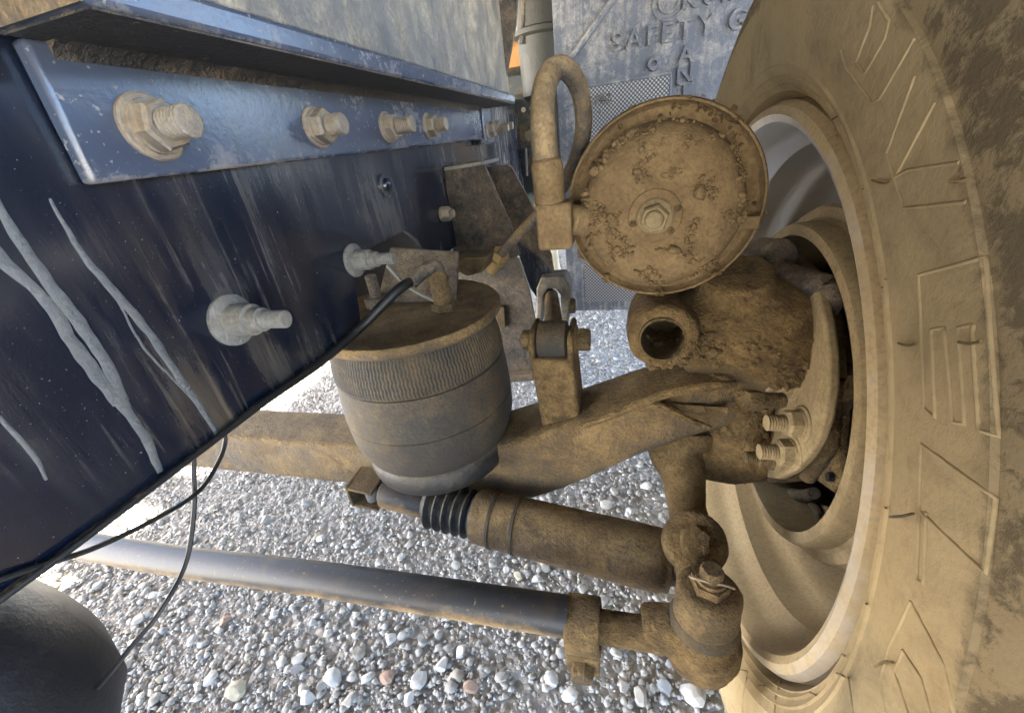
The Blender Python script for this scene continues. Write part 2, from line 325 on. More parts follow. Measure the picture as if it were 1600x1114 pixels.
def blob(name, geos, mat, parent, voxel=0.0035, smooth=6, rough=0.0015, label=None, rscale=0.03, cut=None):
    """several solids fused into one continuous casting."""
    v, f = join(*geos); me = mesh_from(v, f)
    o = bpy.data.objects.new(name, me); COL.objects.link(o)
    r = o.modifiers.new('fuse', 'REMESH'); r.mode = 'VOXEL'; r.voxel_size = voxel
    s = o.modifiers.new('smooth', 'SMOOTH'); s.factor = 0.5; s.iterations = smooth
    cutter = None
    if cut:
        cme = mesh_from(*cut); bm = bmesh.new(); bm.from_mesh(cme); bmesh.ops.recalc_face_normals(bm, faces=bm.faces[:]); bm.to_mesh(cme); bm.free()
        cutter = bpy.data.objects.new('bore_cutter', cme); COL.objects.link(cutter)
        bo_ = o.modifiers.new('bore', 'BOOLEAN'); bo_.operation = 'DIFFERENCE'; bo_.object = cutter; bo_.solver = 'EXACT'
    dg = bpy.context.evaluated_depsgraph_get(); dg.update()
    me2 = bpy.data.meshes.new_from_object(o.evaluated_get(dg)); bpy.data.objects.remove(o)
    if cutter: bpy.data.objects.remove(cutter)
    n = len(me2.vertices); co = np.empty(n*3); me2.vertices.foreach_get('co', co); co = co.reshape(-1, 3)
    if rough:
        no = np.empty(n*3); me2.vertices.foreach_get('normal', no); no = no.reshape(-1, 3)
        dsp = np.array([noise.fractal(Vector(c)/rscale, 1.0, 2.0, 4) for c in co])
        co = co + no*(dsp*rough)[:, None]
    fs = [list(p.vertices) for p in me2.polygons]; bpy.data.meshes.remove(me2)
    return add(name, (co, fs), mat, parent, smooth=60, label=label)
ICO_V = None
def ico():
    p = (1+5**0.5)/2
    v = np.array([(-1, p, 0), (1, p, 0), (-1, -p, 0), (1, -p, 0), (0, -1, p), (0, 1, p), (0, -1, -p), (0, 1, -p), (p, 0, -1), (p, 0, 1), (-p, 0, -1), (-p, 0, 1)], float)
    v /= np.linalg.norm(v[0])
    f = np.array([(0, 11, 5), (0, 5, 1), (0, 1, 7), (0, 7, 10), (0, 10, 11), (1, 5, 9), (5, 11, 4), (11, 10, 2), (10, 7, 6), (7, 1, 8), (3, 9, 4), (3, 4, 2), (3, 2, 6), (3, 6, 8), (3, 8, 9), (4, 9, 5), (2, 4, 11), (6, 2, 10), (8, 6, 7), (9, 8, 1)])
    return v, f
IV, IF = ico()
def rand_rot(n):
    q = RNG.normal(size=(n, 4)); q /= np.linalg.norm(q, axis=1)[:, None]; w, x, y, z = q.T
    return np.stack([1-2*(y*y+z*z), 2*(x*y-z*w), 2*(x*z+y*w), 2*(x*y+z*w), 1-2*(x*x+z*z), 2*(y*z-x*w), 2*(x*z-y*w), 2*(y*z+x*w), 1-2*(x*x+y*y)], 1).reshape(n, 3, 3)
def pebble_cloud(pos, size, flat=0.58, jit=0.42):
    """many angular pebbles as one vertex/face array."""
    n = len(pos); v = np.repeat(IV[None], n, 0) * (1 + RNG.uniform(-jit, jit, (n, 12, 1)))
    v *= RNG.uniform(0.65, 1.0, (n, 1, 3)); v = np.einsum('nij,nkj->nki', rand_rot(n), v); v[:, :, 2] *= flat
    v = v*(size[:, None, None]*0.5) + pos[:, None, :]
    f = IF[None] + (np.arange(n)*12)[:, None, None]
    return v.reshape(-1, 3), f.reshape(-1, 3)
def add_np(name, v, f, mat, parent=None, kind=None, label=None, smooth=None):
    me = bpy.data.meshes.new(name); me.vertices.add(len(v)); me.vertices.foreach_set('co', v.astype(np.float32).ravel())
    me.loops.add(f.size); me.polygons.add(len(f)); me.loops.foreach_set('vertex_index', f.astype(np.int32).ravel())
    me.polygons.foreach_set('loop_start', np.arange(0, f.size, 3, dtype=np.int32)); me.update(calc_edges=True); me.validate()
    me.materials.append(M[mat])
    o = bpy.data.objects.new(name, me); put(o, parent, Vector((0, 0, H)))
    if kind: o['kind'] = kind
    if label: o['label'] = label
    return o
def clods(target, n, size, parent, mask, name='mud_clods', mat='mud', thresh=0.1, nscale=0.04):
    """crumbs of dried mud stuck to the surface of an object where mask(point, normal) holds."""
    me = target.data; base = WL[target.name] - Vector((0, 0, H)); me.calc_loop_triangles(); co = [v.co for v in me.vertices]
    T3 = [(t.vertices[:], t.normal.copy(), t.area) for t in me.loop_triangles]
    ar = np.array([t[2] for t in T3]); idx = RNG.choice(len(T3), n*8, p=ar/ar.sum()); pos = []
    for i in idx:
        (a, b, d), nn, _ = T3[i]; u, w = RNG.random(2)
        if u+w > 1: u, w = 1-u, 1-w
        c = co[a] + (co[b]-co[a])*u + (co[d]-co[a])*w + base
        if mask(c, nn) and noise.fractal(c/nscale, 1.0, 2.0, 3) > thresh: pos.append(c + nn*0.0006 + Vector(RNG.normal(0, 0.0008, 3)))
        if len(pos) >= n: break
    if not pos: return None
    sz = np.exp(RNG.normal(math.log(size), 0.5, len(pos)))
    v, f = pebble_cloud(np.array([tuple(p) for p in pos]), sz, 0.9, 0.35)
    return add_np(name, v, f, mat, parent, 'stuff')

# ------------------------------------------------------------------ ground
WY, WZ, RIMX = 0.4826, -0.2994, 0.1442          # wheel axis and the inner lip of its rim
def sheet(n=60, ext=400):
    xs = np.sinh(np.linspace(-6, 6, n)); xs = xs/xs.max()*ext
    vs = [(x, y, -H-0.006) for x in xs for y in xs]
    fs = [[i*n+j, (i+1)*n+j, (i+1)*n+j+1, i*n+j+1] for i in range(n-1) for j in range(n-1)]
    return vs, fs
g = add('ground', sheet(), 'ground', kind='structure', origin=(0, 0, -H-0.006))
g['label'] = 'grey gravel yard under the truck'
def ground_h(p): return 0.006*noise.noise(Vector((p[0]*3, p[1]*3, 0)))
# fine gravel, nobody could count it
N1, N2 = 110000, 7000
def scatter(n, lo, hi):
    # denser towards the camera: sample in view wedge
    pts = []
    while sum(len(a) for a in pts) < n:
        x = RNG.uniform(-2.6, 1.3, n); y = 0.05 + 3.2*RNG.random(n)**2.2
        keep = (x > -1.9 - 0.55*y) & (x < 0.45 + 0.25*y)
        pts.append(np.stack([x, y], 1)[keep])
    return np.concatenate(pts)[:n]
p1 = scatter(N1, 0, 0); s1 = np.clip(np.exp(RNG.normal(math.log(0.0068), 0.36, N1)), 0.0035, 0.018)*(0.9+0.25*p1[:, 1])
v1, f1 = pebble_cloud(np.c_[p1, -H-0.005 + s1*0.18 + 0.004*RNG.random(N1)], s1)
add_np('gravel', v1, f1, 'gravel', kind='stuff', label='fine grey crushed gravel covering the yard')['category'] = 'gravel'
p2 = scatter(N2, 0, 0); s2 = np.clip(np.exp(RNG.normal(math.log(0.0135), 0.22, N2)), 0.009, 0.022)
v2, f2 = pebble_cloud(np.c_[p2, -H-0.004 + s2*0.24], s2)
add_np('coarse_gravel', v2, f2, 'gravel', kind='stuff', label='coarser grey crushed stones strewn over the fine gravel')['category'] = 'gravel'
# the larger loose stones, one object each, sharing a few meshes
stone_me = {}
def stone_mesh(mat, k):
    if (mat, k) in stone_me: return stone_me[(mat, k)]
    rr = np.random.default_rng(100+k); v = IV.copy(); f = [list(q) for q in IF]
    # one midpoint subdivision, then cut by random planes for flat broken faces
    mid = {}; V_ = [Vector(x) for x in v]; F2 = []
    def mp(a, b):
        key = (min(a, b), max(a, b))
        if key not in mid: V_.append((V_[a]+V_[b]).normalized()); mid[key] = len(V_)-1
        return mid[key]
    for a, b, c in f:
        ab, bc, ca = mp(a, b), mp(b, c), mp(c, a); F2 += [[a, ab, ca], [b, bc, ab], [c, ca, bc], [ab, bc, ca]]
    w = np.array([tuple(x) for x in V_])
    for _ in range(9):
        nrm = rr.normal(size=3); nrm /= np.linalg.norm(nrm); d = rr.uniform(0.45, 0.85)
        ex = np.maximum(w@nrm - d, 0); w = w - ex[:, None]*nrm
    w *= np.array([1.0, rr.uniform(0.6, 0.95), rr.uniform(0.4, 0.7)]); w *= 0.5/np.abs(w).max()
    me = mesh_from(w, F2); me.name = 'loose_stone'; finish(me, M[mat], 28); stone_me[(mat, k)] = me; return me
def stone(pt, size, mat, label, group, name='stone', cat='stone', rz=None):
    k = random.randrange(8); o = bpy.data.objects.new(name, stone_mesh(mat, k))
    put(o, None, Vector((pt[0], pt[1], size*0.10))); o.scale = (size,)*3
    o.rotation_euler = (random.uniform(-0.25, 0.25), random.uniform(-0.25, 0.25), random.uniform(0, 6.3) if rz is None else rz)
    o['label'] = label; o['category'] = cat; o['group'] = group
GZ = -H
special = [((605,1058),.034,'rust_stone'),((738,1076),.036,'rust_stone'),((352,970),.036,'rust_stone'),((374,1080),.052,'yellow_stone'),((252,1060),.026,'yellow_stone'),
           ((332,795),.034,'yellow_stone'),((498,838),.028,'yellow_stone'),((810,902),.030,'yellow_stone'),((362,890),.026,'yellow_stone')]
for (px, py), s, mt in special:
    rust = mt == 'rust_stone'
    stone(PZ(px, py, GZ), s*.8, mt, 'reddish brown broken stone lying on grey gravel' if rust else 'yellowish tan stone lying on grey gravel', 'reddish stones in the gravel' if rust else 'yellowish stones in the gravel')
big = [((882,945),.03),((940,940),.035),((1083,1085),.045),((556,790),.03),((660,1000),.03),((520,1060),.04),((470,1030),.034),((560,1020),.032),((655,1062),.036),((860,1060),.034),((1000,1092),.036),((960,1020),.03),
       ((700,960),.03),((690,1040),.034),((610,1000),.03),((760,930),.026),((780,1060),.03),((545,1095),.03),((480,1090),.036),((850,880),.028),((890,1085),.03),((1040,1075),.03),((945,790),.04),((1010,760),.035),
       ((960,770),.03),((985,800),.028),((640,1090),.028),((720,1020),.028),((300,1000),.028),((330,1060),.03),((240,930),.026),((430,960),.026),((560,850),.026),((640,850),.026),((450,870),.024),((590,880),.024),((770,880),.026),((840,905),.028)]
for (px, py), s in big:
    wh = random.random() < 0.4
    stone(PZ(px, py, GZ), s*.85, 'white_stone' if wh else 'stone', 'larger whitish angular stone lying loose on the grey gravel' if wh else 'larger grey angular stone standing proud of the finer gravel', 'larger whitish stones' if wh else 'larger grey stones')
cnt = 0
while cnt < 200:
    x = random.uniform(-1.5, 0.3); y = 0.12 + 1.4*random.random()**1.4
    if x > 0.06 and y < 1.0: continue
    stone((x, y), random.uniform(0.014, 0.026), 'stone', 'small broken grey stone among the finer gravel', 'small loose stones on the gravel'); cnt += 1

# ------------------------------------------------------------------ the truck
truck = bpy.data.objects.new('truck', None); WL['truck'] = Vector((RIMX+0.15, WY, 0)); COL.objects.link(truck); truck.location = WL['truck']
truck['label'] = 'dusty heavy truck seen from underneath beside its steering lift axle, frame rail and wheel'; truck['category'] = 'truck'
T = truck
RX = -0.30

# frame rail: web with notch above the air spring
zb = -0.1755
web = [V(RX, -1.2, zb), V(RX, .385, zb), V(RX, .392, -.155), V(RX, .40, -.118), V(RX, .425, -.098), V(RX, .545, -.098), V(RX, .575, -.120), V(RX, .60, -.165), V(RX, .62, -.178),
       V(RX, .66, -.178), V(RX, .70, -.160), V(RX, .712, -.135), V(RX, .715, -.03), V(RX, .715, .10), V(RX, -1.2, .10)]
rail = add('frame_rail', prism(web, (-.008, 0, 0)), 'rail', T, bevel=.0012, label='dark blue painted frame rail with pale wax runs and dust')
add('rail_flange', box((RX-.048, -.41, zb+.0045), (.076, 1.56, .009)), 'rail', rail, bevel=.003)
add('notch_blocker', box((-.42, .72, -.075), (.008, .66, .34)), 'dark', rail)  # dark plate added behind the notch to block bright ground showing through
add('rail_extension', box((RX-.014, 1.05, -.035), (.008, .80, .27)), 'rail', rail, bevel=.001)
rx = RX
def bolt(parent, o, axis, **k):
    return add('bolt', nut_and_stud(o, axis, k.get('w', .0165), k.get('af', .024), k.get('nh', .013), k.get('r', .0075), k.get('sh', .016), k.get('ph', .3)), k.get('mat', 'zinc'), parent, smooth=30)
# rivet head, nut, long studs with sleeves
c = PX(600, 290, RX); add('rivet', lathe([(.0145, 0), (.014, .003), (.0085, .0035), (.008, .006), (.005, .009), (0, .010)], c, (1, 0, 0), 28), 'rail', rail)
c = PX(690, 335, RX); bolt(rail, c, (1, 0, 0), w=.012, af=.021, nh=.014, r=.007, sh=.006)
def sleeve_stud(px, py, r0, name='stud'):
    c = PX(px, py, RX); a = V(1, 0, 0)
    g = join(lathe([(r0, 0), (r0, .0025), (r0*.86, .004), (r0*.62, .0045), (r0*.60, .022), (r0*.52, .0225)], c, a, 32), lathe([(r0*.46, .022), (r0*.46, .031), (r0*.40, .032)], c, a, 24), thread(c+a*.031, a, r0*.34, .022))
    return add(name, g, 'paintbolt', rail, smooth=30)
sleeve_stud(362, 500, .0205); sleeve_stud(553, 407, .019)

# pale runs of wax down the web
def ribbon(pts, w, name='drip_run'):
    P = [PX(x, y, RX+.0012) for x, y in pts]; P = spline(P, 10); W = lerp_list(w, len(P))*.82; vs, fs = [], []
    for i, p in enumerate(P):
        d = (P[min(i+1, len(P)-1)] - P[max(i-1, 0)]).normalized(); nn = V(1, 0, 0).cross(d).normalized()
        ww = W[i]*(1+.18*noise.noise(p*90)); e = .0007*noise.noise(p*110+V(3, 1, 7))
        for k, (s, h) in enumerate(((-1, -.0012), (-.85, -.0009), (0, -.0008), (.85, -.0009), (1, -.0012))): vs.append(p + nn*(ww*s+e) + V(h, 0, 0))
    for i in range(len(P)-1):
        for k in range(4): a = i*5+k; fs.append([a, a+1, a+6, a+5])
    return add(name, (vs, fs), 'drip', rail, smooth=60)
ribbon([(-60,300),(0,400),(70,465),(120,540),(165,600),(190,628)], [.003,.0038,.0034,.0042,.004,.005])
ribbon([(-40,250),(20,355),(70,430),(130,510),(175,580),(192,628)], [.0018,.0028,.0036,.004,.0038,.005])
ribbon([(188,622),(205,650),(235,695),(252,738)], [.005,.0032,.0034,.0024])
ribbon([(80,310),(130,395),(180,455),(235,520),(275,580),(318,640),(343,682)], [.0008,.0022,.0030,.0032,.0030,.0028,.002])
ribbon([(180,460),(225,540),(260,580),(300,620)], [.0006,.0010,.0010,.0006])
ribbon([(0,650),(50,705),(75,750)], [.0012,.0016,.0008])

# angle iron bolted along the top of the rail
ang = add('angle_iron', join(prism([V(RX+.0005, .186, .005), V(RX+.0005, .945, .006), V(RX+.0005, .945, .0662), V(RX+.0005, .190, .0730)], (.0105, 0, 0))), 'angle', T, bevel=.003, seg=3,
          label='dusty blue angle iron bolted along the top of the frame rail')
add('shelf', prism([V(RX+.0005, .184, .0735), V(-.228, .182, .0735), V(-.228, 1.02, .0660), V(RX+.0005, 1.02, .0660)], (0, 0, .0165)), 'angle', ang, bevel=.0035, seg=3)
add('angle_fillet', prism([V(RX+.0108, .20, .0725), V(RX+.0108, .20, .064), V(RX+.0132, .20, .069), V(RX+.019, .20, .0725)], (0, .74, -.0066)), 'black', ang)
add('shelf_shade_strip', prism([V(-.2890, .1835, .0722), V(-.2292, .1830, .0722), V(-.2292, 1.019, .0648), V(-.2890, 1.019, .0648)], (0, 0, .0011)), 'black', ang)  # dark strip added under the shelf to paint its shade
add('shelf_end', prism([V(-.2990, .1830, .0742), V(-.2290, .1815, .0742), V(-.2290, .1815, .0895), V(-.2990, .1830, .0895)], (0, -.0015, 0)), 'hose', ang)
add('end_plate', prism([V(RX+.0008, .955, -.004), V(RX+.0008, 1.03, -.004), V(RX+.0008, 1.018, .0655), V(RX+.0008, .955, .0655)], (.012, 0, 0)), 'angle', ang, bevel=.002)
for px, py, ph, sh, w in ((235,200,.2,.018,.0195),(494,200,.5,.016,.0185),(604,200,.1,.022,.018),(668,198,.4,.016,.018)):
    c = PX(px, py, RX+.011); bolt(ang, c, (1, 0, 0), w=w, af=.0265, nh=.0125, r=.0095, sh=sh, ph=ph)
for Y, z in ((.985, .022), (1.03, .026)): bolt(ang, V(RX+.0128, Y, z), (1, 0, 0), w=.017, af=.025, nh=.014, r=.008, sh=.030)
# body side above the shelf, its sunlit specks painted in
pan = add('body_panel', prism([V(-.2335, .184, .0903), V(-.2335, 1.0, .0830), V(-.2335, 1.0, .48), V(-.2335, .184, .48)], (-.02, 0, 0)), 'panel', T, bevel=.002, label='dusty body side panel with painted sunlit specks standing on the angle iron')
add('panel_gusset', prism([PY(764,142,.985), PY(784,160,.985), PY(806,40,.985), PY(812,-60,.985), PY(735,-60,.985)], (0, .008, 0)), 'black', pan, bevel=.001)
add('panel_gusset', prism([PY(735,-60,.97), PY(764,142,.97), PY(770,147,.97), PY(745,-60,.97)], (0, .01, 0)), 'panel', pan, bevel=.001)
add('end_block', prism([V(-.40, .186, .0910), V(-.256, .190, .0910), V(-.256, .190, .20), V(-.40, .186, .20)], (0, -.035, 0)), 'orange', pan, bevel=.003)

# unseen truck body overhead, its extent stretched to block sky and sun
add('unseen_body_slab', box((-.76, 1.0, .56), (3.0, 7.2, .12)), 'black', T, bevel=.01, label='unseen dark underside of the truck body, sized to shade the axle')

# ------------------------------------------------------------------ wheel
C0 = V(0, WY, WZ)
wheel = bpy.data.objects.new('wheel', None); put(wheel, T, V(RIMX+.105, WY, WZ+H)); wheel['label'] = 'dust covered truck wheel with its brake drum'
def xl(profile, name, mat, parent, seg=128, closed=False, smooth=35, label=None):
    """lathe about the wheel's axis; profile is (x, radius)."""
    geo = lathe([(r, x) for x, r in profile], C0, (1, 0, 0), seg, closed)
    return add(name, geo, mat, parent, smooth=smooth, origin=V((profile[0][0]+profile[-1][0])/2, WY, WZ), label=label)
tc = RIMX + .105
half = [(.022, .2990), (.018, .3030), (.008, .3058), (-.004, .3072), (-.0100, .3080), (-.0095, .3090), (-.0115, .3105), (-.0150, .3125), (-.0135, .3140), (-.0158, .3170), (-.0188, .3190), (-.0176, .3205), (-.0200, .3240), (-.0222, .3275), (-.0212, .3290),
        (-.0245, .345), (-.0262, .362), (-.0262, .3800), (-.0258, .3885), (-.0235, .3892), (-.0222, .402), (-.0165, .4180), (-.0095, .430), (-.0020, .442), (.006, .452), (.011, .459), (.013, .463)]
inner = [(RIMX+.006+x, r) for x, r in half]
def mirror(p): return [(2*tc-x, r) for x, r in p[::-1]]
tread = []
for gx in (.050, .088, .126, .164):
    x0 = inner[-1][0] + gx - .018; tread += [(x0-.006, .466), (x0-.005, .453), (x0+.005, .453), (x0+.006, .466)]
tyre_prof = inner + tread + mirror(inner)
tyre = xl(tyre_prof, 'tyre', 'tyre', wheel, 192, label='tan dust covered tyre with raised lettering on its sidewall')
SX = np.array([p[0] for p in inner]); SR = np.array([p[1] for p in inner])
def on_tyre(px, py, lift=0.0):
    """point of the inner sidewall seen at a photo pixel."""
    d = ray(px, py); t = np.linspace(.05, 1.4, 2800); P = d[None]*t[:, None]
    r = np.hypot(P[:, 1]-WY, P[:, 2]-WZ); xs = np.interp(r, SR, SX, left=9, right=9)
    ok = np.where((P[:, 0] >= xs - 1e-4) & (r > .298) & (r < .464))[0]
    if not len(ok): return None
    p = P[ok[0]].copy(); p[0] -= lift; return Vector(p)
def strokes(lines, w=.0009, name='sidewall_letter', lift=.0):
    gs = []
    for ln in lines:
        dense = []
        for (a, b) in zip(ln[:-1], ln[1:]):
            n = max(2, int(math.hypot(a[0]-b[0], a[1]-b[1])/12))
            dense += [(a[0]+(b[0]-a[0])*k/n, a[1]+(b[1]-a[1])*k/n) for k in range(n)]
        dense.append(ln[-1]); P = [on_tyre(x, y, lift) for x, y in dense]; P = [p for p in P if p is not None]
        if len(P) > 1: gs.append(tube(P, w, 6, 0))
    if gs: add(name, join(*gs), 'tyre', tyre, smooth=70)
strokes([[(1436,430),(1540,402),(1546,500),(1560,682),(1530,672),(1520,520),(1522,508)], [(1436,430),(1446,640),(1462,652),(1456,515),(1476,512),(1490,660),(1508,662),(1498,512),(1520,508)]])
strokes([[(1440,694),(1556,778),(1540,895),(1440,800)], [(1440,694),(1434,905),(1444,912),(1448,800)]])
strokes([[(1424,940),(1390,1010),(1376,1060),(1386,1130)], [(1424,940),(1476,1040),(1494,1130)], [(1412,1016),(1398,1050),(1420,1114)], [(1412,1016),(1440,1060),(1458,1130)]])
strokes([[(1386,240),(1412,326),(1510,316)], [(1400,276),(1420,266),(1500,254)], [(1386,240),(1430,120)], [(1400,276),(1462,160)]])
strokes([[(1314,80),(1322,108),(1364,162),(1376,154),(1430,60)], [(1338,98),(1352,116),(1384,60),(1390,34),(1372,6)], [(1338,98),(1360,40),(1364,10)], [(1364,162),(1320,105)]])
for q in ([(1220,1062),(1212,1090),(1210,1118)], [(1326,1058),(1334,1118)]): strokes([q], .0011, 'sidewall_line')
strokes([[(1168,1050),(1162,1085),(1160,1118)]], .0011, 'sidewall_line')
# shoulder lugs of the tread
lug = []
for k in range(44):
    t = 2*math.pi*k/44; ca, sa = math.cos(t), math.sin(t); er = V(0, ca, sa); et = V(0, -sa, ca)
    lug.append((C0 + er*.457 + V(inner[-1][0]+.012, 0, 0), er, et))
lme = None
for c, er, et in lug:
    if lme is None:
        lo = add('tread_lug', box(c, (.042, .048, .018), (V(1, 0, 0), et, er)), 'tyre', tyre, bevel=.004)
        lme = lo.data; t0 = 0
    else:
        o = bpy.data.objects.new('tread_lug', lme); put(o, tyre, c + V(0, 0, H))
        o.rotation_euler = (math.atan2(er.z, er.y), 0, 0)
        b = o.modifiers.new('bevel', 'BEVEL'); b.width = .004; b.segments = 2
# rim: aluminium, inner lip, stepped barrel, disc
rim_prof = [(RIMX+.012, .2955), (RIMX+.002, .2955), (RIMX-.0010, .2940), (RIMX-.0015, .2915), (RIMX, .2885), (RIMX+.008, .2845), (RIMX+.020, .2825), (RIMX+.030, .2795), (RIMX+.038, .2740), (RIMX+.046, .2690), (RIMX+.068, .2670),
            (RIMX+.080, .2640), (RIMX+.088, .2580), (RIMX+.098, .2520), (RIMX+.120, .2500), (RIMX+.150, .2480), (RIMX+.164, .2380), (RIMX+.170, .2200)]
rim = xl(rim_prof, 'rim', 'alu', wheel, 128, smooth=26, label='dusty aluminium rim inside the tyre')
add('rim_lip', lathe([(r, x) for x, r in [(RIMX+.014, .2965), (RIMX+.002, .2965), (RIMX-.0025, .2950), (RIMX-.003, .2920), (RIMX-.0005, .2878), (RIMX+.0075, .2838), (RIMX+.016, .2822), (RIMX+.0165, .2830)]], C0, (1, 0, 0), 128, closed=True), 'drum', wheel, smooth=50, origin=V(RIMX, WY, WZ))
# drop the cap faces that lathe() closed
def strip_caps(o, big=40):
    bm = bmesh.new(); bm.from_mesh(o.data); bmesh.ops.delete(bm, geom=[f for f in bm.faces if len(f.verts) > big], context='FACES_ONLY'); bm.to_mesh(o.data); bm.free()
strip_caps(rim); strip_caps(tyre)
s = rim.modifiers.new('thick', 'SOLIDIFY'); s.thickness = .006; s.offset = 1
def disc_with_holes():
    vs, fs = [], []; seg = 120; rs = [.262, .240, .205, .195, .10]; xs = [RIMX+.176, RIMX+.173, RIMX+.173, RIMX+.175, RIMX+.182]
    for r, x in zip(rs, xs):
        for k in range(seg): t = 2*math.pi*k/seg; vs.append(V(x, WY+r*math.cos(t), WZ+r*math.sin(t)))
    for i in range(4):
        for k in range(seg):
            if i == 1 and (k % 12) in (3, 4, 5, 6, 7, 8): continue
            fs.append([i*seg+k, i*seg+(k+1) % seg, (i+1)*seg+(k+1) % seg, (i+1)*seg+k])
    return vs, fs
disc = add('wheel_disc', disc_with_holes(), 'alu', wheel, origin=V(RIMX+.2, WY, WZ)); sm = disc.modifiers.new('thick', 'SOLIDIFY'); sm.thickness = .016; sm.offset = 0
# brake drum
DX = .186
drum_prof = [(DX+.115, .100), (DX+.115, .168), (DX+.006, .171), (DX, .1725), (DX, .1835), (DX+.004, .1860), (DX+.020, .1870), (DX+.024, .1900), (DX+.026, .2000), (DX+.032, .2035), (DX+.050, .2035), (DX+.058, .1980), (DX+.115, .1950), (DX+.125, .15), (DX+.125, .10)]
drum = xl(drum_prof, 'brake_drum', 'drum', wheel, 128, closed=True, smooth=30, label='dusty cast brake drum with an open inner face')

# straws of dry grass caught round the rim and tyre
def straw(pts, r=.0006):
    P = []
    for x, y in pts:
        p = on_tyre(x, y, .002)
        if p is None: p = PX(x, y, RIMX-.004)
        P.append(p)
    o = add('straw', tube(P, r, 5, 5), 'straw', None, smooth=60); o['label'] = 'thin dry straw stuck to the dusty tyre by the rim edge'; o['category'] = 'straw'; o['group'] = 'dry straws caught round the rim'
for pts in ([(1365,437),(1392,436)],[(1372,450),(1386,449)],[(1412,536),(1428,540),(1440,536)],[(1508,534),(1526,537),(1544,533)],[(1326,299),(1345,297),(1355,295)],[(1370,281),(1390,286),(1397,281)],[(1294,190),(1308,185),(1313,182)],[(1300,215),(1317,211)],
            [(1367,808),(1400,808),(1436,803)],[(1375,790),(1392,794)],[(1335,938),(1362,944)],[(1308,1018),(1325,1025)],[(1298,1050),(1316,1053),(1326,1058)],[(1374,1042),(1390,1035),(1404,1036)],[(1188,1071),(1204,1072)],[(1270,1082),(1280,1086)],[(1494,283),(1512,283),(1522,278)],[(1160,1046),(1170,1048)]):
    straw(pts)

# ------------------------------------------------------------------ brake spider and knuckle
def px_poly(pts, plane, val): return [{'X': PX, 'Y': PY, 'Z': PZ}[plane](x, y, val) for x, y in pts]
SPX = .203
sp_out = [(1170,430),(1215,425),(1250,438),(1290,436),(1306,442),(1298,462),(1288,478),(1300,520),(1306,560),(1326,590),(1322,625),(1304,640),(1300,690),(1304,735),(1312,758),(1300,772),(1284,760),(1262,742),(1240,750),(1200,755),(1150,700),(1120,560)]
spider = add('brake_spider', prism(px_poly(sp_out, 'X', SPX), (.016, 0, 0)), 'cast', T, bevel=.006, seg=3, label='cast brake spider plate inside the drum')
add('spider_rib', tube(px_poly([(1205,385),(1262,430),(1288,470),(1300,540),(1305,590)], 'X', SPX-.008), [.012,.010,.010,.009], 12), 'cast', spider)
add('spider_rib', tube(px_poly([(1305,590),(1296,640),(1290,700),(1262,745)], 'X', SPX-.004), [.009,.010,.008], 12), 'cast', spider)
add('spider_hole', lathe([(.0045, 0), (.0045, .004)], PX(1300, 745, SPX-.001), (-1, 0, 0), 16), 'dark', spider)
# anchor, cam and shoes
shoe = add('brake_shoe', prism(px_poly([(1173,728),(1195,722),(1240,745),(1250,778),(1192,783)], 'X', .262), (.006, 0, 0)), 'lining', T, bevel=.001, label='brake shoe plate with rivet holes below the knuckle')
add('shoe_edge', prism(px_poly([(1168,726),(1175,724),(1197,780),(1192,786),(1186,780)], 'X', .255), (.012, 0, 0)), 'drum', shoe, bevel=.001)
for x, y in ((1189,737),(1197,757)): add('rivet_hole', lathe([(.006, 0), (.006, .002)], PX(x, y, .2605), (-1, 0, 0), 16), 'dark', shoe)
add('shoe_web', prism(px_poly([(1206,730),(1222,738),(1245,795),(1262,822),(1256,830),(1240,815),(1218,775)], 'X', .236), (.008, 0, 0)), 'drum', shoe, bevel=.002)
add('shoe_roller', tube(px_poly([(1232,768),(1256,775),(1272,770)], 'X', .232), [.008,.0085,.007], 14), 'black', shoe)
add('return_spring', tube(px_poly([(1262,778),(1276,796),(1280,812)], 'X', .238), .005, 10), 'black', shoe)
add('shoe_web', prism(px_poly([(1270,785),(1290,790),(1300,800),(1276,826),(1268,815)], 'X', .244), (.008, 0, 0)), 'drum', shoe, bevel=.003)
add('dark_recess_disc', lathe([(.172, 0), (.172, .003)], V(.268, WY, WZ), (1, 0, 0), 64), 'dark', spider)  # near-black disc, paints in the dark recess inside the drum

# knuckle casting (king pin bosses, arm eye, flange)
kb = PY(1035, 531, .400); 
def cyl(o, a, r, h, seg=32): return lathe([(r*.93, 0), (r, r*.07), (r, h-r*.07), (r*.93, h)], o, a, seg)
bo = V(-.10, -1, .12).normalized()
kn = [tube([kb - bo*.10, kb - bo*.04, kb], [.044, .039, .0345], 28, 4),
      tube([PY(1060,525,.465), PY(1130,512,.46), PY(1190,520,.455), PY(1240,560,.455)], [.045,.055,.062,.050], 24),
      tube([PY(1150,425,.45), PY(1145,470,.46), PY(1130,540,.475)], [.036,.040,.042], 24),
      tube([PY(1170,540,.47), PY(1205,560,.475), PY(1215,585,.475)], [.05,.050,.045], 24),
      tube([PY(1150,570,.47), PY(1152,630,.468), PY(1150,700,.468)], [.042,.040,.040], 24),
      tube([PY(1060,708,.465), PY(1110,712,.460), PY(1160,715,.458), PY(1215,690,.47)], [.030,.033,.034,.034], 20)]
knuckle = blob('steering_knuckle', kn, 'mudcast', T, .0034, 8, .0022, 'mud caked steering knuckle casting between axle beam and wheel', cut=lathe([(.0238, -.095), (.0238, .03)], kb, bo, 40))
add('knuckle_bore', lathe([(.0236, -.090), (.0236, .001), (.0215, .002), (.0215, -.088), (.001, -.088)], kb, bo, 40), 'cast', knuckle, smooth=40)
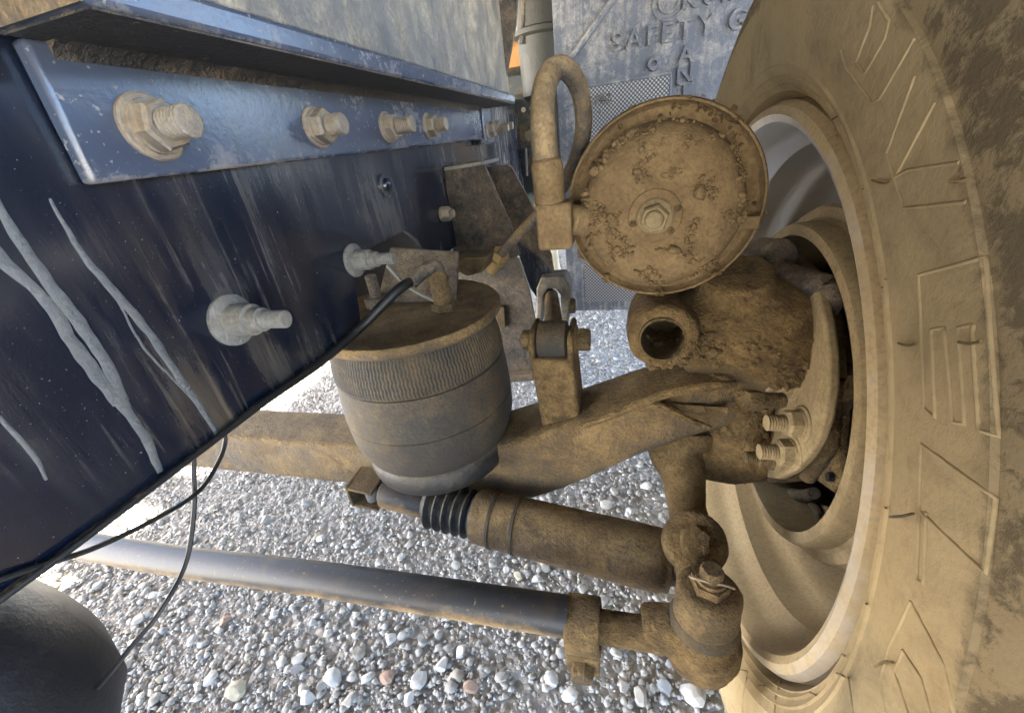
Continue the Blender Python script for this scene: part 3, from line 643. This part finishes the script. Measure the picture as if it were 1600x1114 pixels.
clods(knuckle, 900, .0045, knuckle, lambda c, n: n.y < .35 and c.x > .03 and -.36 < c.z < -.20, thresh=.12, nscale=.035)
for px, py, ph, L in ((1216,598,.2,.010),(1232,660,.5,.018),(1218,706,.1,.018)):
    c = PX(px+24, py+2, .1795); add('bolt', nut_and_stud(c, (-1, -.05, .02), .0185, .0255, .014, .0085, L, ph), 'drum', knuckle, smooth=30)
c = PX(1186, 626, .120); add('stop_bolt', join(hexa(c, (-1, -.25, .2), .017, .012), thread(c, (1, .25, -.1), .007, .022)), 'cast', knuckle, smooth=30)
add('knuckle_flange', prism(px_poly([(1276,455),(1288,505),(1294,560),(1293,610),(1287,650),(1276,688),(1262,712),(1240,735),(1215,748),(1190,745),(1120,700),(1100,560),(1150,480),(1230,440)], 'X', .179), (.010, 0, 0)), 'drum', knuckle, bevel=.003, seg=3)
cam_bracket = blob('cam_bracket', [tube([PX(1160,412,.150), PX(1190,404,.158), PX(1218,404,.166)], [.020,.024,.021], 20), tube([PX(1195,425,.165), PX(1240,440,.176), PX(1292,448,.190)], [.022,.017,.012], 16), tube([PX(1292,448,.190), PX(1300,470,.193), PX(1290,490,.192)], [.012,.010,.009], 14), tube([PX(1218,440,.172), PX(1270,480,.188), PX(1296,520,.194)], [.010,.009,.009], 14)], 'black', T, .0026, 4, .0012, 'dark brake cam bracket above the knuckle inside the drum')
c = PX(1204, 715, .166); add('bolt', nut_and_stud(c, (-1, -.1, 0), .014, .021, .012, .007, .012, .4), 'cast', knuckle, smooth=30)

# ------------------------------------------------------------------ axle beam
AY, AZ = .480, -.462
def loft(sections, seg=28):
    """sections: centre, half height, half depth, exponent, tilt about Y."""
    vs, fs = [], []
    for c, hz, hy, e, tl in sections:
        n = V(-math.sin(tl), 0, math.cos(tl))
        for k in range(seg):
            t = 2*math.pi*k/seg; ca, sa = math.cos(t), math.sin(t)
            vs.append(Vector(c) + V(0, 1, 0)*(hy*math.copysign(abs(ca)**(2/e), ca)) + n*(hz*math.copysign(abs(sa)**(2/e), sa)))
    for i in range(len(sections)-1):
        for k in range(seg): k2 = (k+1) % seg; fs.append([i*seg+k, (i+1)*seg+k, (i+1)*seg+k2, i*seg+k2])
    fs.append(list(range(seg))); fs.append(list(range((len(sections)-1)*seg, len(sections)*seg))[::-1])
    return vs, fs
def bsec(x, top, bot, y0, y1, e): return ((x, (y0+y1)/2, (top+bot)/2), (top-bot)/2, (y1-y0)/2, e, 0)
beam_secs = [bsec(-1.75,-.404,-.494,.420,.508,9), bsec(-.50,-.404,-.494,.420,.508,9), bsec(-.34,-.402,-.495,.420,.508,9), bsec(-.24,-.396,-.496,.418,.510,8), bsec(-.18,-.382,-.494,.416,.512,7), bsec(-.125,-.360,-.482,.415,.512,7), bsec(-.08,-.340,-.458,.415,.510,6.5), bsec(-.036,-.321,-.426,.415,.508,6.5),
             bsec(.0,-.303,-.400,.415,.505,6), bsec(.031,-.289,-.378,.416,.503,6), bsec(.07,-.276,-.358,.418,.500,5), bsec(.10,-.270,-.348,.422,.498,4), bsec(.135,-.268,-.344,.43,.495,3.5), bsec(.16,-.276,-.336,.44,.49,3), bsec(.172,-.290,-.322,.45,.48,2.5)]
BG = loft(beam_secs, 64)
# uneven forged surface
def roughen(geo, amp, sc):
    vs, fs = geo; out = []
    for p in vs: p = Vector(p); out.append(p + Vector((noise.fractal(p/sc, 1, 2, 4), noise.fractal(p/sc+V(9,3,1), 1, 2, 4), noise.fractal(p/sc+V(2,7,5), 1, 2, 4)))*amp)
    return out, fs
def refine(secs, step=.012):
    out = []
    for a, b in zip(secs[:-1], secs[1:]):
        n = max(1, min(12, int(abs(b[0][0]-a[0][0])/step))) if a[0][0] > -.6 else 30
        for k in range(n):
            t = k/n; out.append((tuple(a[0][i]+(b[0][i]-a[0][i])*t for i in range(3)), a[1]+(b[1]-a[1])*t, a[2]+(b[2]-a[2])*t, a[3]+(b[3]-a[3])*t, 0))
    return out + [secs[-1]]
beam = add('axle_beam', roughen(loft(refine(beam_secs), 72), .0012, .05), 'beam', T, smooth=40, label='dusty square section steering axle beam rising to the wheel')
add('beam_weld', tube([PY(905,668,.412), PY(940,655,.410), PY(1000,630,.409), PY(1040,615,.409), PY(1100,604,.410), PY(1150,600,.414)], [.003,.0045,.006,.0055,.006,.004], 10), 'mudcast', beam)
add('beam_rib', tube([PY(1000,640,.408), PY(1030,634,.405), PY(1075,655,.405), PY(1110,668,.408)], [.003,.0045,.004,.003], 8), 'mudcast', beam)
add('stop_bar', tube([PY(1030,634,.415), PY(1090,640,.415), PY(1136,643,.415)], [.0055,.0055,.0055], 4), 'cast', beam)
add('spring_seat', lathe([(.085, 0), (.085, .012), (.07, .014)], V(-.27, .455, AZ+.045), (0, 0, 1), 40), 'black', beam)
# post with bushing and torque rod
pb, pt = PY(886, 672, .462), PY(866, 545, .462)
def taper(p0, p1, w0, d0, w1, d1):
    vs = [p0+V(sx*w0, sy*d0, 0) for sx, sy in ((-1,-1),(1,-1),(1,1),(-1,1))] + [p1+V(sx*w1, sy*d1, 0) for sx, sy in ((-1,-1),(1,-1),(1,1),(-1,1))]
    return vs, [[3,2,1,0],[4,5,6,7],[0,1,5,4],[1,2,6,5],[2,3,7,6],[3,0,4,7]]
post = add('torque_rod_post', taper(pb-V(0,0,.02), pt, .0265, .030, .0275, .030), 'mudcast', T, bevel=.005, seg=3, label='upright dusty post on the axle beam holding a rubber bushing')
for s in (-1, 1): add('post_ear', prism([pt+V(s*.0275, -.030, -.006), pt+V(s*.0275, .030, -.006), pt+V(s*.0275, .030, .032), pt+V(s*.0275, -.016, .034), pt+V(s*.0275, -.028, .026)], (-s*.007, 0, 0)), 'mudcast', post, bevel=.003)
bc = pt + V(0, -.002, .014)
add('bushing', lathe([(.021, -.019), (.0245, -.017), (.0245, .017), (.021, .019)], bc, (1, 0, 0), 32), 'rubber', post)
add('pivot_bolt', join(hexa(bc+V(.0277, 0, 0), (1, 0, 0), .026, .019, .4), lathe([(.017, 0), (.017, .003)], bc+V(.0277, 0, 0), (1, 0, 0), 24), lathe([(.010, 0), (.010, .0554), (.013, .0555), (.013, .067), (.009, .069)], bc+V(.0277, 0, 0), (-1, 0, 0), 20)), 'cast', post, smooth=30)
te = PY(862, 462, .80)
add('torque_rod', tube([bc+V(0, .01, .004), te], .0135, 18, 2), 'cast', T, label='short torque rod running from the post to the frame hanger')
cl = add('rod_clevis', prism(px_poly([(838,452),(845,434),(882,432),(891,450),(888,505),(876,505),(876,462),(868,452),(856,452),(849,464),(846,508),(838,500)], 'Y', .775), (0, .05, 0)), 'panel', T, bevel=.003, label='pale dusty clevis at the far end of the torque rod')
c = PY(884, 478, .79); add('pivot_bolt', hexa(c, (1, 0, 0), .028, .02), 'cast', cl, smooth=30)

# ------------------------------------------------------------------ air spring
AX_, AYs = -.270, .450
def spring_prof():
    p = [(.1160, -.186), (.1175, -.189), (.1165, -.192)]
    for i in range(12):
        z = -.1945 - i*.0042; r = .1035 + .0085*math.sin(min(1, i/11)*math.pi/2); p += [(r, z), (r+.0013, z-.0021)]
    p += [(.1150, -.249), (.1135, -.2498), (.1155, -.2508), (.1180, -.285), (.1195, -.318), (.1178, -.3188), (.1195, -.3200), (.1185, -.355), (.1140, -.375), (.1090, -.390), (.1000, -.399)]
    return p
aspr = add('air_spring', lathe([(r, z if z > -.25 else -.25+(z+.25)*.88) for r, z in spring_prof()], V(AX_, AYs, 0), (0, 0, 1), 140), 'rubber', T, smooth=50, label='dusty rubber air spring bellows under the frame rail')
strip_caps(aspr)
add('top_plate', lathe([(.001, -.1830), (.100, -.1830), (.108, -.1800), (.1185, -.1800), (.1205, -.1825), (.1205, -.1900), (.1175, -.1935), (.110, -.1945), (.001, -.1945)], V(AX_, AYs, 0), (0, 0, 1), 96, closed=True), 'beam', aspr, smooth=40)
add('piston', lathe([(.098, -.374), (.104, -.378), (.1075, -.387), (.1085, -.400), (.106, -.411), (.098, -.417), (.06, -.418)], V(AX_, AYs, 0), (0, 0, 1), 96), 'cleanrubber', aspr, smooth=50)
# fine moulded ribs round the upper band
def ribs():
    vs, fs = [], []; seg = 320; rows = 9
    for j in range(rows+1):
        z = -.1965 - j*.0056
        for k in range(seg): t = 2*math.pi*(k + .5*(j % 2))/seg; r = .1062 + .0085*math.sin(min(1, j/9)*math.pi/2) + (.0011 if k % 2 else 0); vs.append(V(AX_+r*math.cos(t), AYs+r*math.sin(t), z))
    for j in range(rows):
        for k in range(seg): k2 = (k+1) % seg; fs.append([j*seg+k, j*seg+k2, (j+1)*seg+k2, (j+1)*seg+k])
    return vs, fs
add('ribbed_band', ribs(), 'rubber', aspr, smooth=20)
for z in (-.2500, -.3107):
    n = 110; gs = []
    add('seam', lathe([(.1150-.055*(z+.25), z+.0006), (.1158-.055*(z+.25), z), (.1150-.055*(z+.25), z-.0006)], V(AX_, AYs, 0), (0, 0, 1), 140, closed=True), 'dark', aspr)
# fittings on the top plate
fit = PY(688, 450, .445); fb = V(fit.x, fit.y, -.180)
fg = join(lathe([(.016, 0), (.016, .010)], fb, (0,0,1), 6), lathe([(.0125, .010), (.0115, .022), (.013, .024), (.011, .034), (.012, .038), (.009, .050)], fb, (0,0,1), 24))
fitting = add('air_fitting', fg, 'cast', aspr, smooth=30)
ft = fb + V(0, 0, .055)
add('fitting_elbow', tube([ft-V(0,0,.012), ft, ft+V(-.012,-.010,-.002), ft+V(-.026,-.022,-.012)], [.008,.0088,.0085,.008], 16), 'black', aspr)
fp = PY(590, 470, .46); fp = V(fp.x, fp.y, -.180)
add('plate_stud', join(lathe([(.017, 0), (.017, .014)], fp, (0,0,1), 6), thread(fp+V(0,0,.014), (0,0,1), .008, .03)), 'black', aspr, smooth=30)
add('plate_bracket', prism([V(AX_-.06, .47, -.179), V(AX_+.06, .47, -.179), V(AX_+.05, .53, -.13), V(AX_-.06, .54, -.12)], (0, .006, 0)), 'black', aspr, bevel=.001)
add('valve_link', tube([PY(605,415,.44), PY(640,450,.44), PY(690,475,.44)], .0022, 8, 3), 'paintbolt', aspr)
add('air_line', tube([ft+V(-.024,-.020,-.010), PY(620,455,.40), PY(560,515,.36), PX(500,566,RX+.006), PX(420,622,RX+.006), PX(350,676,RX+.005), PX(250,752,RX+.005), PX(120,850,RX+.005), PX(-40,965,RX+.005)], [.0062,.0054,.0044,.0028,.0022,.0020], 12, 8), 'cable', T, label='black air line running from the air spring along the rail bottom edge')

# ------------------------------------------------------------------ hanger brackets beyond the spring
hang = add('hanger_bracket', prism(px_poly([(694,268),(700,258),(752,250),(760,266),(798,352),(812,398),(806,404),(708,398)], 'Y', .745), (0, .008, 0)), 'black', T, bevel=.001, label='dusty black steel suspension hanger below the rail end')
add('hanger_side', prism(px_poly([(758,262),(792,257),(800,262),(836,330),(862,400),(866,430),(840,425),(812,398),(798,352)], 'Y', .84), (0, .008, 0)), 'black', hang, bevel=.001)
add('hanger_cap', prism([PY(694,268,.742), PY(757,258,.742), PY(757,258,.742)+V(0,.10,0), PY(694,268,.742)+V(0,.10,0)], (0, 0, .006)), 'panel', hang, bevel=.001)
add('hanger_strut', prism(px_poly([(802,376),(842,404),(866,432),(862,462),(842,470),(828,450)], 'Y', .80), (0, .01, 0)), 'rail', hang, bevel=.001)
low = add('hanger_plate', prism(px_poly([(700,398),(810,404),(826,450),(840,520),(846,590),(770,600),(700,590)], 'Y', .86), (0, .010, 0)), 'black', T, bevel=.001, label='tall black lower hanger plate behind the air spring')
add('hanger_foot', prism(px_poly([(756,590),(846,584),(848,594),(756,601)], 'Y', .835), (0, .03, 0)), 'black', low, bevel=.002)
add('lit_patch', prism(px_poly([(742,456),(766,462),(768,478),(788,480),(790,512),(760,514),(744,490)], 'Y', .845), (0, .012, 0)), 'cast', low, bevel=.002)  # lighter block shaped as a patch of light on the plate
ledge = add('hanger_ledge', prism(px_poly([(686,410),(700,404),(760,402),(755,425),(730,432)], 'Y', .60), (0, .05, 0)), 'cast', hang, bevel=.002)

# ------------------------------------------------------------------ brake chamber
ca = V(-.10, -1, .00).normalized(); cc = PY(1031, 322, .44)
ch = add('brake_chamber', lathe([(.026, -.085), (.053, -.080), (.069, -.060), (.074, -.030), (.076, -.012), (.0735, .004), (.0725, .016), (.0700, .026), (.0650, .0335), (.0560, .0385), (.040, .0415), (.016, .0425)], cc, ca, 80), 'chamber', T, smooth=50, label='round brake chamber caked with dried mud')
ring = add('clamp_ring', lathe([(.0730, -.016), (.0885, -.014), (.0910, -.009), (.0915, -.001), (.0900, .0045), (.0880, .0048), (.0865, -.001), (.0840, -.0035), (.0740, -.0030)], cc, ca, 80, closed=True), 'chamber', ch, smooth=45)
add('clamp_tag', box(cc + ca*.008 + V(.068, -.010, -.018), (.036, .004, .012)), 'chamber', ch, bevel=.001)
nt0 = cc + ca*.0418 + V(-.003, 0, -.001)
add('release_washer', lathe([(0.0141, .0), (0.0229, .0), (0.0231, .0018), (0.0224, .0026), (0.0145, .0026)], nt0, ca, 48, closed=True), 'chamber', ch)
for k in (0, 2, 3):
    a, u, w = frame(ca); t = k*math.pi/3+.3; add('port_hole', lathe([(.0035, 0), (0.0031, .0008)], nt0 + ca*.0022 + u*(.0195*math.cos(t)) + w*(.0195*math.sin(t)), ca, 14), 'cast', ch)
add('release_nut', join(lathe([(.0165, 0), (0.0145, .004), (0.0128, .005)], nt0+ca*.002, ca, 32), hexa(nt0+ca*.006, ca, .0215, .012, .25), lathe([(.0085, 0), (0.0075, .004), (0.0062, .005)], nt0+ca*.017, ca, 20)), 'drum', ch, smooth=30)
clods(ch, 1700, .0030, ch, lambda c, n: n.dot(ca) > .2 and (c-nt0).length > .03, thresh=.12, nscale=.022, mat='chamber')
clods(ring, 160, .0035, ch, lambda c, n: n.dot(ca) > .2, thresh=.1, nscale=.03)
# elbow and hose
el = cc - V(.108, 0, .032) + ca*.012
e0 = PY(893, 347, .425); e1 = PY(862, 347, .415); e2 = PY(857, 290, .415)
hose = add('brake_hose', tube([e1+V(0,0,.02), e2, PY(850,220,.42), PY(849,150,.44), PY(862,113,.46), PY(884,108,.47), PY(905,140,.49), PY(912,195,.50), PY(902,245,.51), PY(882,286,.53), PY(845,332,.58), PY(812,365,.63), PY(782,398,.68)], [.0125,.0125,.0122,.0115,.0105,.0098,.0092,.0088,.0086,.0086,.0084,.0080,.0078], 18, 8), 'hose', T, smooth=60, label='dusty looped rubber brake hose rising from the brake chamber')
add('hose_elbow', join(box(e1+V(.004,0,-.003), (.034,.030,.044)), lathe([(.0145, 0), (.0145, .03)], e1+V(.018,0,.0), (e0-e1), 20), lathe([(.0145, 0), (.015, .004), (.015, .036), (.0125, .042)], e1+V(0,0,.016), (e2-e1), 20)), 'chamber', hose, bevel=.003)
c = PY(782, 398, .68); a = (PY(770, 418, .69)-c)
add('hose_fitting', join(hexa(c - a*.2, a, .026, .018), lathe([(.0145, .018), (.0145, .026), (.011, .027), (.011, .048)], c - a*.2, a, 20)), 'brass', hose, smooth=30)

# ------------------------------------------------------------------ steering arm, tie rod, damper
TY = .250
tl0, tl1 = PY(160, 862, TY), PY(890, 962, TY)
zt = (PY(500, 904, TY).z + PY(885, 963, TY).z)/2
tie = add('tie_rod', tube([V(-1.45, TY, PY(190,862,TY).z), V(-.75, TY, PY(190,862,TY).z), PY(500,904,TY), PY(890,963,TY)], .0208, 32, 4), 'tie', T, smooth=60, label='dark painted tie rod tube crossing above the gravel')
cp = PY(912, 975, TY); xd = (PY(890,963,TY) - PY(500,904,TY)).normalized()
bj = PY(1096, 992, TY+.008)
add('tie_rod_end', tube([cp - xd*.01, PY(985,985,TY), PY(1040,992,TY+.004), bj], [.0175,.0165,.018,.026], 20, 6), 'mudcast', T, smooth=60, label='muddy tie rod end reaching into the ball joint')
clampo = add('tie_rod_clamp', lathe([(.0211, -.018), (.028, -.018), (.029, -.016), (.029, .016), (.028, .018), (.0211, .018)], cp, xd, 36, closed=True), 'mudcast', T, label='muddy clamp round the tie rod with a bolt through its ears')
up = V(0, -.35, -1).normalized()
for s in (-1, 1): add('clamp_ear', box(cp + up*.036 + V(0, s*.010, 0), (.036, .008, .036)), 'mudcast', clampo, bevel=.002)
add('clamp_bolt', join(hexa(cp + up*.037 + V(0, -.014, 0), (0, -1, 0), .022, .012), lathe([(.007, 0), (.007, .04)], cp + up*.037 + V(0, -.014, 0), (0, 1, 0), 16)), 'cast', clampo, smooth=30)
add('clamp_nut', hexa(cp + up*.037 + V(0, .014, 0), (0, 1, 0), .022, .012), 'cast', clampo, smooth=30)
sa = (V(.02, .10, 1)).normalized()
bjo = blob('ball_joint', [lathe([(.020, -.036), (.034, -.030), (.038, -.014), (.037, .004), (.031, .012), (.028, .018)], bj, sa, 40), tube([bj - V(.06, 0, -.002), bj], [.020, .030], 20, 3)], 'mudcast', T, .0026, 3, .0012, 'muddy ball joint housing under the steering arm')
bt = bj + sa*.020
add('dust_boot', lathe([(.030, -.004), (.0335, .002), (.031, .008), (.0275, .012)], bt, sa, 40), 'rubber', bjo)
ae = bj + sa*.052
armb = PY(1083, 848, .335); arm_top = PY(1066, 735, .430)
arm = blob('steering_arm', [tube([PY(1062,672,.475), PY(1062,712,.455), arm_top, PY(1073,790,.385), armb], [.050,.040,.029,.022,.022], 24, 6), lathe([(.030, -.022), (.034, -.018), (.034, .016), (.030, .020)], armb, (-.05, -.55, .85), 40),
                            tube([armb, PY(1088,900,.300), ae], [.022,.021,.024], 20, 6), lathe([(.028, -.024), (.031, -.020), (.0295, .014), (.026, .019)], ae, sa, 40)], 'cast', T, .003, 5, .0012, 'forged steering arm reaching down from the knuckle to the tie rod')
hx = V(-.05, -.55, .85).normalized()
add('arm_bolt', hexa(armb + hx*.0195, hx, .030, .007, .5), 'cast', arm, smooth=30)
nb = ae + sa*.017
add('castle_nut', join(lathe([(.020, 0), (.020, .002)], nb, sa, 28), hexa(nb+sa*.001, sa, .030, .011, .2, False), lathe([(.0135, .011), (.0135, .016)], nb, sa, 24)), 'mudcast', arm, smooth=30)
add('ball_stud', lathe([(.0105, .010), (.0105, .024), (.0085, .027)], nb, sa, 24), 'cast', arm)
add('cotter_pin', tube([nb+sa*.018+V(-.020,-.004,.0), nb+sa*.019+V(-.010,-.008,.001), nb+sa*.019+V(.010,-.009,0), nb+sa*.017+V(.018,-.008,-.002)], .0014, 6, 5), 'zinc', arm)
add('arm_clip', tube([PY(1078,915,.275), PY(1081,900,.28), PY(1085,912,.278)], .0013, 6, 4), 'cast', arm)
# damper
d0, d1 = PY(612, 772, .385), PY(1046, 878, .350)
dd = (d1-d0); LN = dd.length; dn = dd.normalized()
def at(px):                       # distance along the damper for a photo x
    return (PY(px, 772+(px-612)*(878-772)/(1046-612), .385 - .035*(px-612)/434) - d0).dot(dn)
prof = [(.0175, at(604)), (.0185, at(606)), (.0185, at(664)), (.018, at(665))]
damper = add('steering_damper', lathe([(.017, at(747)), (.0375, at(748)), (.0385, at(754)), (.0388, at(1000)), (.0385, at(1030)), (.0365, at(1035)), (.036, at(1046)), (.027, at(1049)), (.024, at(1062))], d0, dn, 56), 'beam', T, smooth=40, label='dusty steering damper with rubber bellows under the axle beam')
bel = [(.018, at(664))]
xs0 = [678, 692, 706, 720, 734]
for x in xs0: bel += [(.0275, at(x-5)), (.0345, at(x-1)), (.035, at(x+1)), (.0275, at(x+5))]
add('bellows', lathe(bel + [(.0375, at(748)), (.030, at(749))], d0, dn, 56), 'cleanrubber', damper, smooth=45)
add('damper_rod', lathe([(.019, at(600)), (.0225, at(603)), (.0228, at(664)), (.020, at(668))], d0, dn, 40), 'tie', damper, smooth=40)
for x in (775, 810): add('boot_band', lathe([(.0385, at(x-3)), (.0398, at(x-2)), (.0398, at(x+2)), (.0385, at(x+3))], d0, dn, 56), 'rubber', damper)
add('rod_eye', tube([d0 - dn*.012, d0+dn*.01], .014, 16, 0), 'paintbolt', damper)
add('damper_end', tube([d0+dn*at(1055), PY(1068,885,.340), armb+V(-.006,.004,-.006)], [.022,.018,.016], 16, 4), 'cast', damper)
bx0 = PY(578, 765, .395)
brk = add('damper_bracket', join(prism([bx0+V(-.020,-.022,.018), bx0+V(.020,-.022,.012), bx0+V(.020,.035,.014), bx0+V(-.020,.035,.020)], (0,0,.005)), prism([bx0+V(-.020,-.022,-.018), bx0+V(.022,-.022,-.022), bx0+V(.022,.035,-.022), bx0+V(-.020,.035,-.018)], (0,0,.005)), prism([bx0+V(-.021,-.022,-.018), bx0+V(-.021,.035,-.018), bx0+V(-.021,.035,.024), bx0+V(-.021,-.022,.024)], (-.005,0,0))), 'beam', T, bevel=.001, label='small channel bracket holding the damper on the axle')
add('bracket_bolt', lathe([(.010, 0), (.010, .03)], bx0+V(.004,-.004,-.014), (0,0,1), 20), 'paintbolt', brk)
clods(knuckle, 200, .004, arm, lambda c, n: c.z < -.30 and n.y < 0, thresh=.1)

# ------------------------------------------------------------------ mud flap
FY = 1.20
f0 = PY(862, 0, FY); f1 = PY(889, 486, FY)
FL, FR, FB, FT = f0.x, f0.x+.62, f1.z, .50
flap = add('mud_flap', prism([V(FL, FY, FB), V(FR, FY, FB), V(FR, FY, FT), V(FL, FY, FT)], (0, .008, 0)), 'flapm', T, bevel=.002, label='grey plastic mud flap with raised SAFETY GUARD lettering')
def text(body, px, py, h, name='raised_letter', bold=1.0, size_fit=None):
    p = PY(px, py, FY)
    x = p.x
    for chh in body:
        if chh == ' ': x += h*.45; continue
        cu = bpy.data.curves.new('letter', 'FONT'); cu.body = chh; cu.size = h*1.4; cu.extrude = .005; cu.offset = .0008
        o = bpy.data.objects.new('tmp', cu); COL.objects.link(o); dg = bpy.context.evaluated_depsgraph_get(); dg.update()
        me = bpy.data.meshes.new_from_object(o.evaluated_get(dg)); bpy.data.objects.remove(o)
        co = np.array([v.co[:] for v in me.vertices]); fs = [list(q.vertices) for q in me.polygons]; wd = co[:, 0].max()
        co -= [co[:, 0].min(), 0, 0]; w = np.stack([x+co[:, 0], np.full(len(co), FY-.001)-co[:, 2], p.z+co[:, 1]], 1)
        add(name, (w, fs), 'flapm', flap, smooth=None); x += co[:, 0].max() + h*.28
        bpy.data.meshes.remove(me)
text('SAFETY GUARD', 956, 82, .037)
text('Koneta', 1066, 16, .036)
text('A', 1058, 102, .036); text('N', 1057, 132, .036); text('T', 1058, 158, .036); text('I', 1064, 180, .036)
text('S', 1088, 184, .040)
lc = PY(1046, 2, FY); add('round_emblem', join(lathe([(.036, 0), (.036, .003), (.031, .003), (.031, 0)], lc+V(0,-.001,0), (0,-1,0), 40, closed=True), lathe([(.023, 0), (.023, .003), (.018, .003), (.018, 0)], lc+V(0,-.001,0), (0,-1,0), 36, closed=True)), 'flapm', flap)
def dotted():
    mt, nt, b = new_mat('dimpled_flap_panel'); g, v = coords(nt)
    mp = nt.nodes.new('ShaderNodeMapping'); mp.inputs['Scale'].default_value = (1, 0, 1); mp.inputs['Rotation'].default_value = (0, math.radians(45), 0); nt.links.new(v, mp.inputs[0])
    vo = nt.nodes.new('ShaderNodeTexVoronoi'); vo.inputs['Scale'].default_value = 150; vo.inputs['Randomness'].default_value = 0.0; nt.links.new(mp.outputs[0], vo.inputs['Vector'])
    n = tex_noise(nt, v, 30, 4)
    f = ramp(nt, vo.outputs['Distance'], [(0.30, 1.0), (0.42, 0.0)]).outputs[0]
    nt.links.new(mixc(nt, f, (0.03, 0.032, 0.036), (0.30, 0.30, 0.30)), b.inputs['Base Color']); b.inputs['Roughness'].default_value = 0.5
    return mt
M['dots'] = dotted()
q0, q1 = PY(922, 132, FY), PY(1046, 118, FY)
add('dimpled_panel', prism([V(FL+.055, FY-.0005, FB+.03), V(q1.x, FY-.0005, FB+.03), V(q1.x, FY-.0005, q1.z), V(FL+.055, FY-.0005, q1.z)], (0, -.002, 0)), 'dots', flap)
for a_, b_ in (((V(FL+.050, FY, q1.z+.002)), V(q1.x+.004, FY, q1.z+.002)), (V(q1.x+.003, FY, FB+.03), V(q1.x+.003, FY, q1.z+.004))):
    add('panel_border', tube([a_, b_], .004, 8, 0), 'flapm', flap)
add('flap_rib', tube([PY(890,95,FY-.002), PY(962,-5,FY-.002)], .007, 8, 0), 'flapm', flap)
c = PY(1022, 100, FY-.001); add('flap_boss', lathe([(.016, 0), (.014, .006), (.006, .006), (.005, .001)], c, (0,-1,0), 24), 'flapm', flap)
for k in range(3): pass
c = PY(942, 158, FY); v_, f_2 = pebble_cloud(np.array([tuple(c+V(random.gauss(0,.012), -.004, random.gauss(0,.008))) for _ in range(24)]), np.full(24, .010)); add_np('mud_splash', v_, f_2, 'panel', flap, 'stuff')

# ------------------------------------------------------------------ machinery beyond the rail
gb = add('transmission_housing', box((-.43, 1.75, .0), (.62, .5, .40)), 'green', T, bevel=.03, label='dark green cast housing beyond the frame rail')
add('housing_plate', prism(px_poly([(796,150),(842,140),(850,150),(852,330),(800,330)], 'Y', 1.40), (0, .02, 0)), 'green', gb, bevel=.01)
for x, y in ((818,172),(831,170)): add('bright_hole_disc', lathe([(.007, 0), (.007, .002)], PY(x, y, 1.398), (0,-1,0), 14), 'cream', gb)  # cream discs paint the brightness seen through two holes
c = PY(828, 212, 1.398); add('plate_nut', hexa(c, (0,-1,0), .028, .014), 'zinc', gb, smooth=30)
add('breather_tube', tube([PY(820,232,1.39), PY(822,275,1.39)], .007, 10, 2), 'canister', gb)
cn = add('air_canister', lathe([(.055, -.10), (.066, -.09), (.068, .04), (.080, .045), (.080, .055), (.068, .06), (.062, .16), (.05, .17)], PY(850,88,1.35), (0,0,1), 40), 'canister', T, label='grey dusty air canister hanging behind the frame')
add('canister_stem', lathe([(.022, 0), (.022, .08)], PY(840,150,1.35), (0,0,1), 20), 'zinc', cn)
add('canister_strap', tube([PY(817,70,1.30), PY(822,-20,1.30)], .010, 8, 2), 'black', cn)
add('orange_guard', box((PY(805,125,1.55)), (.16, .06, .20)), 'orange', T, bevel=.02, label='orange painted guard behind the frame panel')
add('cross_beam', box((PY(830,8,1.50)+V(0,0,.03)), (.50, .08, .07)), 'cream', T, bevel=.006, label='cream painted cross beam high behind the frame')
add('yellow_bar', tube([PY(862,375,1.28), PY(868,420,1.28), PY(880,440,1.28)], .016, 14, 4), 'cream', T, label='cream coloured bar behind the mud flap edge')
# trailing arm and the next axle's tyre further along
add('trailing_arm', loft([((-.75,1.02,-.44),.05,.03,3,0), ((-.30,1.02,-.44),.05,.03,3,0)]), 'beam', T, label='tan dusty cross bar behind the air spring')
nx = bpy.data.objects.new('rear_wheel', None); put(nx, T, V(.30, 2.45, .50)); nx['label'] = 'dusty wheel on the next axle beyond the mud flap'
for src in (tyre, rim):
    o = bpy.data.objects.new(src.name.split('.')[0], src.data); put(o, nx, WL[src.name] + V(0, 1.97, 0))
add('axle_tube', tube([V(-1.75, 2.45, WZ), V(.25, 2.45, WZ)], .07, 24, 0), 'beam', T, label='second axle tube further along the truck')

# ------------------------------------------------------------------ tank and cables by the rail
tank = add('air_tank', lathe([(0, 0), (.045, .004), (.080, .018), (.100, .042), (.108, .075), (.110, .11), (.110, .60), (.09, .66), (0, .68)], V(-.470, .105, -.312), (0.0, -1, .0), 64), 'dark', T, smooth=40, label='dark rounded air tank slung below the frame rail')
add('loose_cable', tube([PX(349,672,RX-.006), PX(352,690,RX-.006), PX(342,720,RX-.004), PX(310,768,RX), PX(240,812,RX+.004), PX(150,855,RX+.004), PX(60,885,RX+.004), PX(-30,915,RX+.004)], .0016, 8, 8), 'cable', T, label='thin black cable sagging below the rail and back up to it')
add('loose_cable', tube([PX(303,712,RX-.006), PX(303,740,RX-.006), PX(303,800,RX-.006), PX(290,880,RX-.006), PX(250,955,RX-.006), PX(205,1010,RX-.02), PX(165,1060,RX-.06), PX(120,1110,RX-.10)], .0016, 8, 8), 'cable', T, label='thin black cable hanging from the rail down past the air tank')
